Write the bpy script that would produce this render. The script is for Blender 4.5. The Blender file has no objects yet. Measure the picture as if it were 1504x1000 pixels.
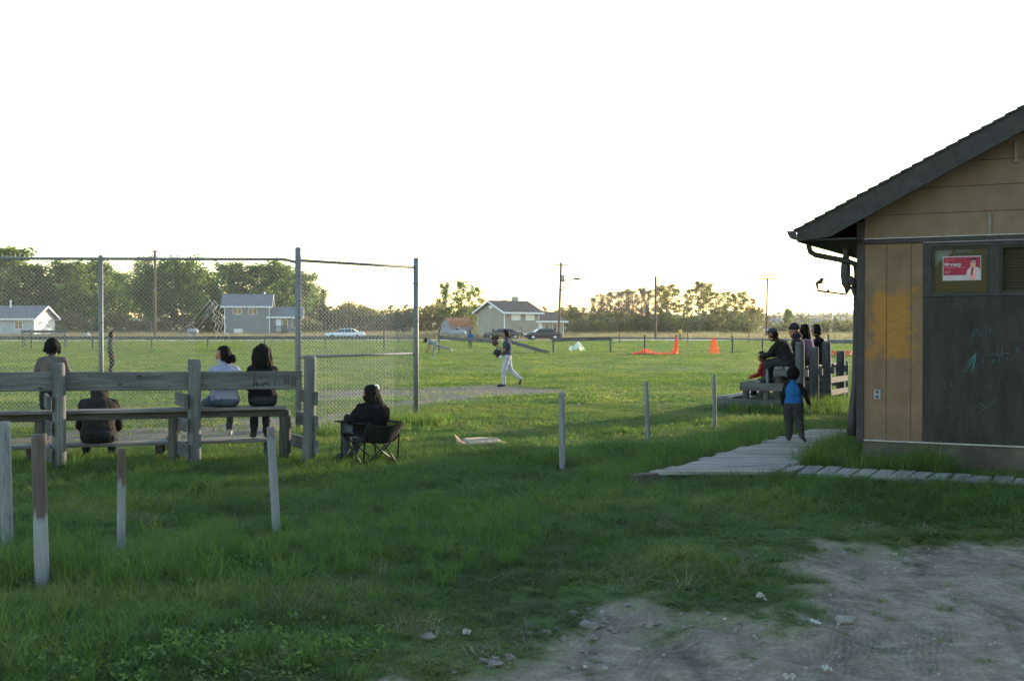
import bpy, math, random
import numpy as np
from mathutils import Vector, Matrix
R = math.radians
random.seed(7)
rng = np.random.default_rng(11)
sc = bpy.context.scene
col = sc.collection

# ------------------------------------------------------------------ camera, sky, sun, exposure
F, HZ, EYE = 1700.0, 480.0, 1.8
cam_d = bpy.data.cameras.new('camera')
cam_d.sensor_width = 36.0
cam_d.lens = 36.0 * F / 1504.0
cam_d.clip_start, cam_d.clip_end = 0.1, 9000
cam = bpy.data.objects.new('camera', cam_d)
cam.location = (0, 0, EYE)
cam.rotation_euler = (R(90) - math.atan(20 / F), 0, 0)
col.objects.link(cam)
sc.camera = cam

SUN_EL, SUN_AZ = 7.8, 44.0          # azimuth from straight ahead towards the right
world = bpy.data.worlds.new('World')
sc.world = world
world.use_nodes = True
wn = world.node_tree
wn.nodes.clear()
w_sky = wn.nodes.new('ShaderNodeTexSky')
w_sky.sky_type = 'NISHITA'
w_sky.sun_disc = False
w_sky.sun_elevation = R(SUN_EL)
w_sky.sun_rotation = R(SUN_AZ)
w_sky.air_density = 1.0
w_sky.dust_density = 0.4
w_sky.ozone_density = 1.1
w_bg = wn.nodes.new('ShaderNodeBackground')
w_bg.inputs[1].default_value = 0.15
w_out = wn.nodes.new('ShaderNodeOutputWorld')
wn.links.new(w_sky.outputs[0], w_bg.inputs[0])
wn.links.new(w_bg.outputs[0], w_out.inputs[0])

sun_d = bpy.data.lights.new('sun', 'SUN')
sun_d.energy = 2.9
sun_d.angle = R(0.6)
sun_d.color = (1.0, 0.84, 0.62)
sun = bpy.data.objects.new('sun', sun_d)
S = Vector((math.cos(R(SUN_EL)) * math.sin(R(SUN_AZ)), math.cos(R(SUN_EL)) * math.cos(R(SUN_AZ)), math.sin(R(SUN_EL))))
sun.rotation_euler = S.to_track_quat('Z', 'Y').to_euler()
sun.location = S * 50
col.objects.link(sun)

sc.view_settings.view_transform = 'Standard'
sc.view_settings.look = 'None'
sc.view_settings.exposure = 2.1
sc.view_settings.gamma = 1.0
sc.view_settings.use_curve_mapping = False
sc.cycles.use_denoising = True
sc.cycles.denoiser = 'OPENIMAGEDENOISE'
sc.cycles.denoising_prefilter = 'NONE'
sc.cycles.max_bounces = 6
sc.cycles.diffuse_bounces = 3
sc.cycles.transparent_max_bounces = 8


# ------------------------------------------------------------------ where things stand
def at(px, py, Y):                  # a point of the place seen at that spot of the photograph, Y metres ahead
    return Vector(((px - 752) / F * Y, Y, EYE - (py - HZ) / F * Y))


def gnd(px, py, z=0.0):
    Y = F * (EYE - z) / (py - HZ)
    return Vector(((px - 752) / F * Y, Y, z))


def hsh(i, j, s):
    v = np.sin(i * 127.1 + j * 311.7 + s * 74.7) * 43758.5453
    return v - np.floor(v)


def vnoise(x, y, s=0):
    x = np.asarray(x, float); y = np.asarray(y, float)
    i = np.floor(x); j = np.floor(y)
    fx = x - i; fy = y - j
    fx = fx * fx * (3 - 2 * fx); fy = fy * fy * (3 - 2 * fy)
    return (hsh(i, j, s) * (1 - fx) + hsh(i + 1, j, s) * fx) * (1 - fy) + (hsh(i, j + 1, s) * (1 - fx) + hsh(i + 1, j + 1, s) * fx) * fy


def fbm(x, y, s=0, o=4):
    t = 0; a = 0.5
    for k in range(o):
        t = t + a * vnoise(x * 2 ** k, y * 2 ** k, s + k * 13); a *= 0.5
    return t


def sdist(x, y, poly):              # signed distance to a polygon, positive inside
    x = np.asarray(x, float); y = np.asarray(y, float)
    ins = np.zeros(x.shape, bool); d = np.full(x.shape, 1e9)
    n = len(poly)
    for k in range(n):
        ax, ay = poly[k]; bx, by = poly[(k + 1) % n]
        if ay != by:
            c = ((ay > y) != (by > y)) & (x < (bx - ax) * (y - ay) / (by - ay) + ax)
            ins ^= c
        ex, ey = bx - ax, by - ay
        t = np.clip(((x - ax) * ex + (y - ay) * ey) / (ex * ex + ey * ey + 1e-9), 0, 1)
        d = np.minimum(d, np.hypot(x - ax - t * ex, y - ay - t * ey))
    return np.where(ins, d, -d)


def gp(l):
    return [tuple(gnd(a, b)[:2]) for a, b in l]


YARD = gp([(470, 1040), (600, 1000), (690, 960), (775, 925), (850, 892), (930, 885), (1010, 905), (1100, 903), (1170, 915), (1215, 890), (1190, 850), (1150, 812),
           (1190, 797), (1260, 796), (1330, 785), (1420, 792), (1600, 800)]) + [(14, 9.5), (14, -4), (-1.5, -4), (-1.2, 4.5)]
BARE = [gp(p) for p in ([(945, 800), (1010, 793), (1030, 806), (960, 812)], [(480, 850), (540, 842), (530, 868), (470, 872)], [(40, 872), (140, 860), (170, 880), (60, 900)],
                        [(960, 850), (1040, 845), (1050, 858), (970, 862)], [(430, 895), (540, 885), (560, 905), (420, 915)])]
INFIELD = gp([(-200, 655), (0, 640), (150, 630), (300, 622), (440, 606), (560, 590), (600, 583), (455, 588), (440, 575), (560, 570), (720, 566), (830, 571), (862, 574), (835, 580), (700, 588),
              (610, 602), (560, 622), (440, 650), (300, 648), (120, 655), (0, 668), (-200, 680)])


def dirt_mask(x, y):
    n = fbm(x * 1.3, y * 1.3, 3) - 0.47
    n2 = fbm(x * 5, y * 5, 5) - 0.47
    m = np.clip((sdist(x, y, YARD) + n * 1.0 + n2 * 0.5) / 0.45 + 0.5, 0, 1)
    for p in BARE:
        m = np.maximum(m, np.clip((sdist(x, y, p) + n * 0.7 + n2 * 0.3 - 0.05) / 0.2 + 0.5, 0, 1) * 0.42)
    return m


def infield_mask(x, y):
    n = fbm(x * 0.5, y * 0.3, 23) - 0.47
    n2 = fbm(x * 2, y * 1.2, 25) - 0.47
    return np.clip((sdist(x, y, INFIELD) + n * 2.2 + n2 * 1.2 - 0.3) / 0.6 + 0.5, 0, 1)


def gz(x, y):
    x = np.asarray(x, float); y = np.asarray(y, float)
    far = np.interp(y, [-400, 100, 150, 190, 260, 420, 3000], [0, 0, 0.16, 0.38, 0.7, 1.0, 1.2])
    near = np.clip((40 - y) / 14, 0, 1)
    b = (fbm(x * 0.55, y * 0.55, 31) - 0.47) * 0.16 + (fbm(x * 2.3, y * 2.3, 37) - 0.47) * 0.05
    dm = np.clip((sdist(x, y, YARD) + 0.1) / 0.5, 0, 1)
    b = b * (1 - 0.65 * dm) - 0.07 * dm
    sm = np.clip((sdist(x, y, RUTS)) / 0.25, 0, 1)
    ru = (x - 1.2) * 0.75 + (y - 7) * 0.35
    b = b + sm * 0.022 * np.sin(ru * 14 + fbm(x * 1.5, y * 1.5, 8) * 5)
    b = b + dm * (fbm(x * 9, y * 9, 41) - 0.47) * 0.035
    return far + near * b


RUTS = gp([(850, 905), (1000, 900), (1230, 900), (1400, 905), (1420, 960), (1150, 975), (830, 960)])


def g1(x, y):
    return float(gz(np.array([x]), np.array([y]))[0])


# ------------------------------------------------------------------ materials
def nd(nt, t, **kw):
    n = nt.nodes.new(t)
    for k, v in kw.items():
        setattr(n, k, v)
    return n


def new_mat(name):
    m = bpy.data.materials.new(name)
    m.use_nodes = True
    nt = m.node_tree
    nt.nodes.clear()
    out = nd(nt, 'ShaderNodeOutputMaterial')
    bs = nd(nt, 'ShaderNodeBsdfPrincipled')
    nt.links.new(bs.outputs[0], out.inputs[0])
    return m, nt, bs, out


def ramp(nt, fac, stops):
    r = nd(nt, 'ShaderNodeValToRGB')
    el = r.color_ramp.elements
    while len(el) < len(stops):
        el.new(0.5)
    for e, (p, c) in zip(el, stops):
        e.position = p
        e.color = (c[0], c[1], c[2], 1)
    nt.links.new(fac, r.inputs[0])
    return r.outputs[0]


def noise(nt, vec, scale, detail=4, rough=0.55, dist=0.0):
    n = nd(nt, 'ShaderNodeTexNoise')
    n.inputs['Scale'].default_value = scale
    n.inputs['Detail'].default_value = detail
    n.inputs['Roughness'].default_value = rough
    n.inputs['Distortion'].default_value = dist
    if vec is not None:
        nt.links.new(vec, n.inputs['Vector'])
    return n.outputs[0]


def mixc(nt, fac, a, b, mode='MIX'):
    m = nd(nt, 'ShaderNodeMix', data_type='RGBA', blend_type=mode)
    for sock, v in ((m.inputs[0], fac), (m.inputs[6], a), (m.inputs[7], b)):
        if isinstance(v, (int, float)):
            sock.default_value = v
        elif isinstance(v, tuple):
            sock.default_value = (*v, 1)
        else:
            nt.links.new(v, sock)
    return m.outputs[2]


def mapped(nt, scale=(1, 1, 1), obj=None, rand=True):
    tc = nd(nt, 'ShaderNodeTexCoord')
    if obj is not None:
        tc.object = obj
    mp = nd(nt, 'ShaderNodeMapping')
    mp.inputs['Scale'].default_value = scale
    nt.links.new(tc.outputs['Object'], mp.inputs[0])
    if rand and obj is None:
        oi = nd(nt, 'ShaderNodeObjectInfo')
        ml = nd(nt, 'ShaderNodeMath', operation='MULTIPLY')
        ml.inputs[1].default_value = 37.0
        nt.links.new(oi.outputs['Random'], ml.inputs[0])
        nt.links.new(ml.outputs[0], mp.inputs['Location'])
    return mp.outputs[0]


def bump(nt, bs, h, strength=0.4, dist=0.01):
    b = nd(nt, 'ShaderNodeBump')
    b.inputs['Strength'].default_value = strength
    b.inputs['Distance'].default_value = dist
    nt.links.new(h, b.inputs['Height'])
    nt.links.new(b.outputs[0], bs.inputs['Normal'])


def plain(name, c, rough=0.7, var=0.25, scale=6.0, bmp=0.25, metal=0.0, spec=0.12, stretch=(1, 1, 1), dist=0.01):
    m, nt, bs, out = new_mat(name)
    v = mapped(nt, stretch)
    n = noise(nt, v, scale, 6, 0.62)
    lo = tuple(max(0, x * (1 - var)) for x in c); hi = tuple(min(1, x * (1 + var)) for x in c)
    nt.links.new(ramp(nt, n, [(0.3, lo), (0.7, hi)]), bs.inputs['Base Color'])
    bs.inputs['Roughness'].default_value = rough
    bs.inputs['Metallic'].default_value = metal
    bs.inputs['Specular IOR Level'].default_value = spec
    if bmp:
        bump(nt, bs, noise(nt, v, scale * 4, 5, 0.6), bmp, dist)
    return m


def wood(name, light, dark, mid=None):
    m, nt, bs, out = new_mat(name)
    v = mapped(nt, (0.7, 14, 14))
    n = noise(nt, v, 3.0, 7, 0.65, 0.6)
    v2 = mapped(nt, (0.6, 3, 3))
    n2 = noise(nt, v2, 2.0, 4)
    mid = mid or tuple((a + b) / 2 for a, b in zip(light, dark))
    c1 = ramp(nt, n, [(0.28, dark), (0.5, mid), (0.72, light)])
    c2 = ramp(nt, n2, [(0.35, (0.62, 0.62, 0.62)), (0.65, (1.15, 1.13, 1.08))])
    oi = nd(nt, 'ShaderNodeObjectInfo')
    c3 = ramp(nt, oi.outputs['Random'], [(0, (0.78, 0.78, 0.8)), (1, (1.15, 1.12, 1.05))])
    c = mixc(nt, 1.0, mixc(nt, 1.0, c1, c2, 'MULTIPLY'), c3, 'MULTIPLY')
    # knots and nail stains
    vk = nd(nt, 'ShaderNodeTexVoronoi', feature='F1')
    vk.inputs['Scale'].default_value = 2.6
    nt.links.new(mapped(nt, (1.0, 2.6, 2.6)), vk.inputs['Vector'])
    kf = ramp(nt, vk.outputs['Distance'], [(0.05, (1, 1, 1)), (0.11, (0, 0, 0))])
    c = mixc(nt, kf, c, tuple(x * 0.4 for x in dark))
    nt.links.new(c, bs.inputs['Base Color'])
    bs.inputs['Roughness'].default_value = 0.85
    bs.inputs['Specular IOR Level'].default_value = 0.2
    bump(nt, bs, n, 0.6, 0.006)
    return m


def leafmat(name, c, tr=0.45, var=0.35, tint_attr=False, c2=None):
    m, nt, bs, out = new_mat(name)
    if tint_attr:
        a = nd(nt, 'ShaderNodeAttribute', attribute_type='INSTANCER', attribute_name='tint')
        f = a.outputs['Fac']
        gi = nd(nt, 'ShaderNodeNewGeometry')
        ad = nd(nt, 'ShaderNodeMath', operation='MULTIPLY_ADD')
        ad.inputs[1].default_value = 0.35
        nt.links.new(gi.outputs['Random Per Island'], ad.inputs[0])
        sb = nd(nt, 'ShaderNodeMath', operation='SUBTRACT')
        sb.inputs[1].default_value = 0.17
        nt.links.new(f, sb.inputs[0])
        nt.links.new(sb.outputs[0], ad.inputs[2])
        f = ad.outputs[0]
    else:
        gi = nd(nt, 'ShaderNodeNewGeometry')
        f = gi.outputs['Random Per Island']
    lo = tuple(x * (1 - var) for x in c)
    hi = c2 or tuple(x * (1 + var) for x in c)
    cc = ramp(nt, f, [(0.0, lo), (0.5, c), (1.0, hi)])
    if not tint_attr:
        oi = nd(nt, 'ShaderNodeObjectInfo')
        cc = mixc(nt, 1.0, cc, ramp(nt, oi.outputs['Random'], [(0, (0.8, 0.85, 0.8)), (1, (1.2, 1.12, 1.1))]), 'MULTIPLY')
    nt.links.new(cc, bs.inputs['Base Color'])
    bs.inputs['Roughness'].default_value = 0.6
    bs.inputs['Specular IOR Level'].default_value = 0.25
    t = nd(nt, 'ShaderNodeBsdfTranslucent')
    nt.links.new(mixc(nt, 1.0, cc, (1.25, 1.3, 0.75), 'MULTIPLY'), t.inputs[0])
    mx = nd(nt, 'ShaderNodeMixShader')
    mx.inputs[0].default_value = tr
    nt.links.new(bs.outputs[0], mx.inputs[1])
    nt.links.new(t.outputs[0], mx.inputs[2])
    nt.links.new(mx.outputs[0], out.inputs[0])
    return m


def glassmat(name, c=(0.02, 0.025, 0.03), rough=0.06):
    m, nt, bs, out = new_mat(name)
    bs.inputs['Base Color'].default_value = (*c, 1)
    bs.inputs['Roughness'].default_value = rough
    bs.inputs['Specular IOR Level'].default_value = 0.8
    return m


M = {}
M['wood'] = wood('weathered_wood', (0.122, 0.130, 0.134), (0.048, 0.052, 0.055))
M['wood_dark'] = wood('damp_weathered_wood', (0.10, 0.10, 0.094), (0.034, 0.035, 0.033))
M['wood_seat'] = wood('seat_wood', (0.21, 0.205, 0.195), (0.085, 0.084, 0.08))
M['deck'] = wood('deck_wood', (0.26, 0.255, 0.24), (0.125, 0.122, 0.115))
M['timber_end'] = plain('timber_end', (0.07, 0.055, 0.042), 0.9, 0.35, 14)
M['pole_wood'] = wood('pole_wood', (0.17, 0.12, 0.085), (0.07, 0.05, 0.04))
M['galv'] = plain('galvanised_steel', (0.12, 0.126, 0.128), 0.6, 0.2, 20, 0.1, 0.1, 0.3)
M['wire'] = plain('fence_wire', (0.20, 0.21, 0.21), 0.6, 0.2, 20, 0.0, 0.1, 0.3)
M['wire_new'] = plain('bright_fence_wire', (0.42, 0.44, 0.44), 0.5, 0.15, 20, 0.0, 0.3, 0.5)
M['dark_trim'] = plain('dark_trim', (0.034, 0.031, 0.030), 0.7, 0.25, 9, 0.25)
M['dark_metal'] = plain('dark_metal', (0.040, 0.037, 0.035), 0.5, 0.2, 9, 0.1, 0.2)
M['shingle'] = plain('shingle', (0.036, 0.032, 0.030), 0.9, 0.4, 18, 0.6)
M['soffit'] = plain('soffit', (0.036, 0.034, 0.034), 0.8, 0.2, 8, 0.2)
M['shutter'] = plain('shutter_plywood', (0.026, 0.024, 0.021), 0.75, 0.3, 3.0, 0.25, stretch=(3, 1, 1.0))
M['foundation'] = plain('foundation_board', (0.055, 0.050, 0.038), 0.9, 0.35, 4.0, 0.4)
M['flashing'] = plain('flashing', (0.25, 0.25, 0.25), 0.5, 0.2, 12, 0.1, 0.3)
M['batten'] = plain('pale_batten', (0.14, 0.118, 0.095), 0.8, 0.2, 12)
M['inside'] = plain('room_inside', (0.022, 0.019, 0.010), 0.8, 0.4, 3)
M['blind'] = plain('blind_slat', (0.065, 0.055, 0.038), 0.6, 0.15, 6)
M['white'] = plain('white_paint', (0.55, 0.56, 0.58), 0.6, 0.08, 4, 0.05)
M['concrete'] = plain('concrete', (0.30, 0.29, 0.27), 0.9, 0.25, 5, 0.3)
M['rubber'] = plain('tyre_rubber', (0.02, 0.02, 0.02), 0.85, 0.2, 10)
M['rim'] = plain('wheel_rim', (0.5, 0.5, 0.52), 0.35, 0.1, 10, 0, 0.8, 0.5)
M['glass'] = glassmat('dark_glass')
M['lamp_glass'] = glassmat('lamp_glass', (0.6, 0.6, 0.6), 0.2)
M['tail'] = plain('tail_lamp', (0.35, 0.02, 0.02), 0.3, 0.1, 5, 0)
M['bark'] = plain('bark', (0.14, 0.12, 0.10), 0.9, 0.35, 6, 0.3)
M['bark_pale'] = plain('pale_bark', (0.26, 0.23, 0.19), 0.9, 0.3, 6, 0.3)
M['twig'] = plain('twig', (0.20, 0.16, 0.125), 0.9, 0.3, 6, 0.0)
M['orange_net'] = leafmat('orange_net', (0.75, 0.11, 0.035), 0.35, 0.15)
M['paper'] = leafmat('litter_paper', (0.30, 0.30, 0.29), 0.2, 0.08)
M['sheet'] = leafmat('plastic_sheet', (0.65, 0.65, 0.63), 0.35, 0.05)
M['card'] = plain('cardboard', (0.22, 0.145, 0.09), 0.85, 0.15, 8, 0.2)
M['card_pale'] = plain('cardboard_pale', (0.22, 0.175, 0.13), 0.85, 0.15, 8, 0.2)
M['stone'] = plain('stone', (0.15, 0.142, 0.13), 0.9, 0.3, 12, 0.5)
M['road'] = plain('gravel_road', (0.36, 0.33, 0.30), 0.95, 0.2, 0.4, 0.2)
M['chalk'] = plain('chalk', (0.046, 0.086, 0.088), 0.95, 0.2, 90, 0)
M['carving'] = plain('burnt_marks', (0.06, 0.045, 0.045), 0.95, 0.3, 60, 0)
M['red_print'] = plain('red_print', (0.20, 0.018, 0.038), 0.5, 0.06, 6, 0)
M['white_print'] = plain('white_print', (0.27, 0.27, 0.29), 0.5, 0.05, 6, 0)
M['pink_print'] = plain('pink_print', (0.28, 0.09, 0.12), 0.5, 0.05, 6, 0)
M['face_print'] = plain('face_print', (0.36, 0.20, 0.15), 0.5, 0.05, 6, 0)
M['black_print'] = plain('black_print', (0.02, 0.02, 0.03), 0.5, 0.05, 6, 0)
M['vest_print'] = plain('vest_print', (0.45, 0.20, 0.18), 0.5, 0.25, 40, 0)
M['outlet'] = plain('outlet_plate', (0.16, 0.18, 0.18), 0.4, 0.08, 5, 0)
M['tank'] = plain('tank_paint', (0.20, 0.215, 0.235), 0.4, 0.06, 3, 0)
M['chair_cloth'] = plain('chair_cloth', (0.010, 0.011, 0.010), 0.85, 0.25, 20, 0.2)
M['chair_tube'] = plain('chair_tube', (0.018, 0.018, 0.018), 0.4, 0.1, 8, 0, 0.2)
M['asphalt_roof'] = plain('house_roof', (0.06, 0.056, 0.056), 0.9, 0.2, 2, 0.3)
M['grey_roof'] = plain('grey_roof', (0.14, 0.145, 0.155), 0.9, 0.15, 2, 0.3)
M['shed_roof'] = plain('shed_roof', (0.26, 0.13, 0.07), 0.9, 0.25, 2, 0.3)
M['shed_wall'] = plain('shed_wall', (0.2, 0.2, 0.22), 0.9, 0.15, 2, 0.1)


def siding(name, c, period=0.2):
    m, nt, bs, out = new_mat(name)
    tc = nd(nt, 'ShaderNodeTexCoord')
    w = nd(nt, 'ShaderNodeTexWave', wave_type='BANDS', bands_direction='Z', wave_profile='SAW')
    w.inputs['Scale'].default_value = 0.314 / period
    nt.links.new(tc.outputs['Object'], w.inputs['Vector'])
    n = noise(nt, mapped(nt, (1, 1, 1)), 1.5, 4)
    cc = ramp(nt, n, [(0.3, tuple(x * 0.88 for x in c)), (0.7, tuple(min(1, x * 1.1) for x in c))])
    nt.links.new(cc, bs.inputs['Base Color'])
    bs.inputs['Roughness'].default_value = 0.75
    bump(nt, bs, w.outputs['Fac'], 0.6, 0.02)
    return m


M['siding_white'] = siding('white_siding', (0.30, 0.32, 0.345))
M['siding_grey'] = siding('grey_siding', (0.155, 0.165, 0.18))
M['siding_tan'] = siding('tan_siding', (0.23, 0.215, 0.178))
M['siding_blue'] = siding('blue_siding', (0.42, 0.45, 0.5))

M['leaf_green'] = leafmat('poplar_leaf', (0.105, 0.155, 0.034), 0.5, 0.45)
M['leaf_willow'] = leafmat('willow_leaf', (0.080, 0.130, 0.022), 0.5, 0.45)
M['leaf_pale'] = leafmat('aspen_leaf', (0.16, 0.155, 0.075), 0.4, 0.3)
M['leaf_shrub'] = leafmat('shrub_leaf', (0.11, 0.115, 0.05), 0.4, 0.4)
M['leaf_scrub'] = leafmat('scrub_leaf', (0.12, 0.115, 0.06), 0.4, 0.4)
M['leaf_spruce'] = leafmat('spruce_needle', (0.028, 0.042, 0.026), 0.15, 0.3)
M['grass'] = leafmat('grass_blade', (0.080, 0.138, 0.034), 0.48, 0.42, True, (0.175, 0.185, 0.062))
M['clover'] = leafmat('clover_leaf', (0.075, 0.125, 0.028), 0.35, 0.4, True)
M['dry'] = leafmat('dry_blade', (0.20, 0.17, 0.115), 0.35, 0.4, True)


# ------------------------------------------------------------------ object helpers
PM = {}                             # world matrices of the parents


def tag(o, label=None, cat=None, group=None, kind=None):
    for k, v in (('label', label), ('category', cat), ('group', group), ('kind', kind)):
        if v:
            o[k] = v
    return o


def empty(name, loc=(0, 0, 0), rz=0.0, label=None, cat=None, group=None):
    o = bpy.data.objects.new(name, None)
    o.empty_display_size = 0.2
    o.location = loc
    o.rotation_euler = (0, 0, rz)
    col.objects.link(o)
    PM[o.name] = Matrix.Translation(Vector(loc)) @ Matrix.Rotation(rz, 4, 'Z')
    return tag(o, label, cat, group)


def wm(o):
    return PM.get(o.name, Matrix.Identity(4)) if o is not None else Matrix.Identity(4)


def link(name, me, parent=None, world=None, mats=None, local=None):
    o = bpy.data.objects.new(name, me)
    if mats is not None and not me.materials:
        for m in (mats if isinstance(mats, (list, tuple)) else [mats]):
            me.materials.append(m)
    W = world if world is not None else (wm(parent) @ local if local is not None else Matrix.Identity(4))
    if parent is not None:
        o.parent = parent
        o.matrix_basis = wm(parent).inverted() @ W
    else:
        o.matrix_basis = W
    PM[o.name] = W
    col.objects.link(o)
    return o


class MB:
    def __init__(s):
        s.v, s.f, s.m, s.sm = [], [], [], []

    def add(s, vs, fs, mi=0, smooth=False):
        b = len(s.v)
        s.v += [tuple(v) for v in vs]
        s.f += [tuple(b + i for i in f) for f in fs]
        s.m += [mi] * len(fs)
        s.sm += [smooth] * len(fs)
        return s

    def box(s, a, b, mi=0):
        (x0, y0, z0), (x1, y1, z1) = a, b
        v = [(x0, y0, z0), (x1, y0, z0), (x1, y1, z0), (x0, y1, z0), (x0, y0, z1), (x1, y0, z1), (x1, y1, z1), (x0, y1, z1)]
        return s.add(v, [(0, 3, 2, 1), (4, 5, 6, 7), (0, 1, 5, 4), (1, 2, 6, 5), (2, 3, 7, 6), (3, 0, 4, 7)], mi)

    def prism(s, poly, y0, y1, mi=0):       # polygon in x,z pushed along y
        n = len(poly)
        v = [(x, y0, z) for x, z in poly] + [(x, y1, z) for x, z in poly]
        f = [tuple(range(n)), tuple(range(2 * n - 1, n - 1, -1))] + [(i, i + n, (i + 1) % n + n, (i + 1) % n) for i in range(n)]
        return s.add(v, f, mi)

    def tube(s, pts, rad, n=8, mi=0, smooth=True, caps=True):
        pts = [Vector(p) for p in pts]
        if not isinstance(rad, (list, tuple)):
            rad = [rad] * len(pts)
        vs = []
        pu = None
        for i, p in enumerate(pts):
            d = (pts[min(i + 1, len(pts) - 1)] - pts[max(i - 1, 0)])
            d = d.normalized() if d.length > 1e-9 else Vector((0, 0, 1))
            if pu is None:
                pu = d.orthogonal().normalized()
            u = (pu - d * pu.dot(d))
            u = u.normalized() if u.length > 1e-6 else d.orthogonal().normalized()
            pu = u
            w = d.cross(u)
            for k in range(n):
                a = 2 * math.pi * k / n
                vs.append(p + (u * math.cos(a) + w * math.sin(a)) * rad[i])
        fs = []
        for i in range(len(pts) - 1):
            for k in range(n):
                fs.append((i * n + k, i * n + (k + 1) % n, (i + 1) * n + (k + 1) % n, (i + 1) * n + k))
        if caps:
            fs.append(tuple(range(n - 1, -1, -1)))
            fs.append(tuple((len(pts) - 1) * n + k for k in range(n)))
        return s.add(vs, fs, mi, smooth)

    def ell(s, c, r, rot=None, nu=12, nv=8, mi=0, fn=None):
        c = Vector(c)
        vs = []
        for j in range(nv + 1):
            t = math.pi * j / nv
            for i in range(nu):
                a = 2 * math.pi * i / nu
                d = Vector((math.sin(t) * math.cos(a), math.sin(t) * math.sin(a), math.cos(t)))
                k = fn(d) if fn else 1.0
                p = Vector((d.x * r[0] * k, d.y * r[1] * k, d.z * r[2] * k))
                if rot is not None:
                    p = rot @ p
                vs.append(c + p)
        fs = []
        for j in range(nv):
            for i in range(nu):
                fs.append((j * nu + i, (j + 1) * nu + i, (j + 1) * nu + (i + 1) % nu, j * nu + (i + 1) % nu))
        return s.add(vs, fs, mi, True)

    def mesh(s, name, mats=None):
        me = bpy.data.meshes.new(name)
        me.from_pydata(s.v, [], s.f)
        me.polygons.foreach_set('material_index', s.m)
        me.polygons.foreach_set('use_smooth', s.sm)
        for m in (mats if isinstance(mats, (list, tuple)) else [mats]):
            if m is not None:
                me.materials.append(m)
        me.update()
        return me

    def build(s, name, mats, parent=None, local=False):     # local: vertices already in the parent's space
        me = s.mesh(name, mats)
        return link(name, me, parent, world=(wm(parent) if (local or parent is None) else None) if (local or parent is None) else Matrix.Identity(4))


def axis_m(p0, p1, up=(0, 0, 1)):
    p0, p1 = Vector(p0), Vector(p1)
    x = (p1 - p0).normalized()
    up = Vector(up)
    if abs(x.dot(up)) > 0.99:
        up = Vector((0, 1, 0))
    y = up.cross(x).normalized()
    z = x.cross(y)
    m = Matrix(((x.x, y.x, z.x, p0.x), (x.y, y.y, z.y, p0.y), (x.z, y.z, z.z, p0.z), (0, 0, 0, 1)))
    return m, (p1 - p0).length


def plank(name, p0, p1, w, t, mat, parent=None, up=(0, 0, 1), ch=0.006):    # w across, t along up
    Mx, L = axis_m(p0, p1, up)
    if parent is not None:
        Mx = wm(parent) @ Mx
    a, b = w / 2, t / 2
    ch = min(ch, a * 0.4, b * 0.4)
    sec = [(-a + ch, -b), (a - ch, -b), (a, -b + ch), (a, b - ch), (a - ch, b), (-a + ch, b), (-a, b - ch), (-a, -b + ch)]
    j = lambda: random.uniform(-1, 1) * min(0.004, t * 0.1)
    v = []
    n = 3
    for k in range(n + 1):
        dy, dz = j(), j()
        v += [(L * k / n, y + dy, z + dz) for y, z in sec]
    f = [tuple(range(7, -1, -1)), tuple(range(n * 8, n * 8 + 8))]
    for k in range(n):
        f += [(k * 8 + i, k * 8 + (i + 1) % 8, k * 8 + 8 + (i + 1) % 8, k * 8 + 8 + i) for i in range(8)]
    mb = MB().add(v, f)
    return link(name, mb.mesh(name, mat), parent, world=Mx)


def post(name, p0, p1, r, mat, parent=None, n=12, rag=0.06, slots=None, capz=0.0):
    Mx, L = axis_m(p0, p1, (0, 1, 0))
    if parent is not None:
        Mx = wm(parent) @ Mx
    st = [0, 0.25, 0.5, 0.75, 0.97, 1.0] if capz == 0 else [0, 0.25, 0.5, 0.75, 1 - capz / L, 1.0]
    pr = [1 + random.uniform(-rag, rag) for _ in range(n)]
    v, f = [], []
    for k, s in enumerate(st):
        rr = r * (1.03 - 0.06 * s) * (0.9 if k == len(st) - 1 else 1)
        ox, oy = random.uniform(-rag, rag) * r * 0.7, random.uniform(-rag, rag) * r * 0.7
        for i in range(n):
            a = 2 * math.pi * i / n
            v.append((L * s, ox + math.cos(a) * rr * pr[i], oy + math.sin(a) * rr * pr[i]))
    for k in range(len(st) - 1):
        f += [(k * n + i, k * n + (i + 1) % n, (k + 1) * n + (i + 1) % n, (k + 1) * n + i) for i in range(n)]
    f.append(tuple(range(n - 1, -1, -1)))
    f.append(tuple((len(st) - 1) * n + i for i in range(n)))
    mb = MB().add(v, f, 0, True)
    mb.sm[-1] = mb.sm[-2] = False
    return link(name, mb.mesh(name, mat), parent, world=Mx)


def wpart(mb, name, mat, parent):       # vertices in world space
    me = mb.mesh(name, mat)
    o = bpy.data.objects.new(name, me)
    o.parent = parent
    Wi = wm(parent).inverted()
    me.transform(Wi)
    PM[o.name] = wm(parent)
    col.objects.link(o)
    return o


def lpart(mb, name, mat, parent, sub=None):     # vertices in the parent's own space
    me = mb.mesh(name, mat)
    o = bpy.data.objects.new(name, me)
    o.parent = parent
    PM[o.name] = wm(parent)
    col.objects.link(o)
    return o


def copy_tree(o, parent=None, top=True):
    c = o.copy()
    col.objects.link(c)
    if parent is not None:
        c.parent = parent
    for ch in list(o.children):
        copy_tree(ch, c, False)
    return c


# ------------------------------------------------------------------ the ground
def axis_pts(lo, hi, segs):
    p = [lo]
    for end, d0, gr in segs:
        d = d0
        while p[-1] < end - 1e-6:
            p.append(min(end, p[-1] + d)); d *= gr
    return np.array(p)


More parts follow.
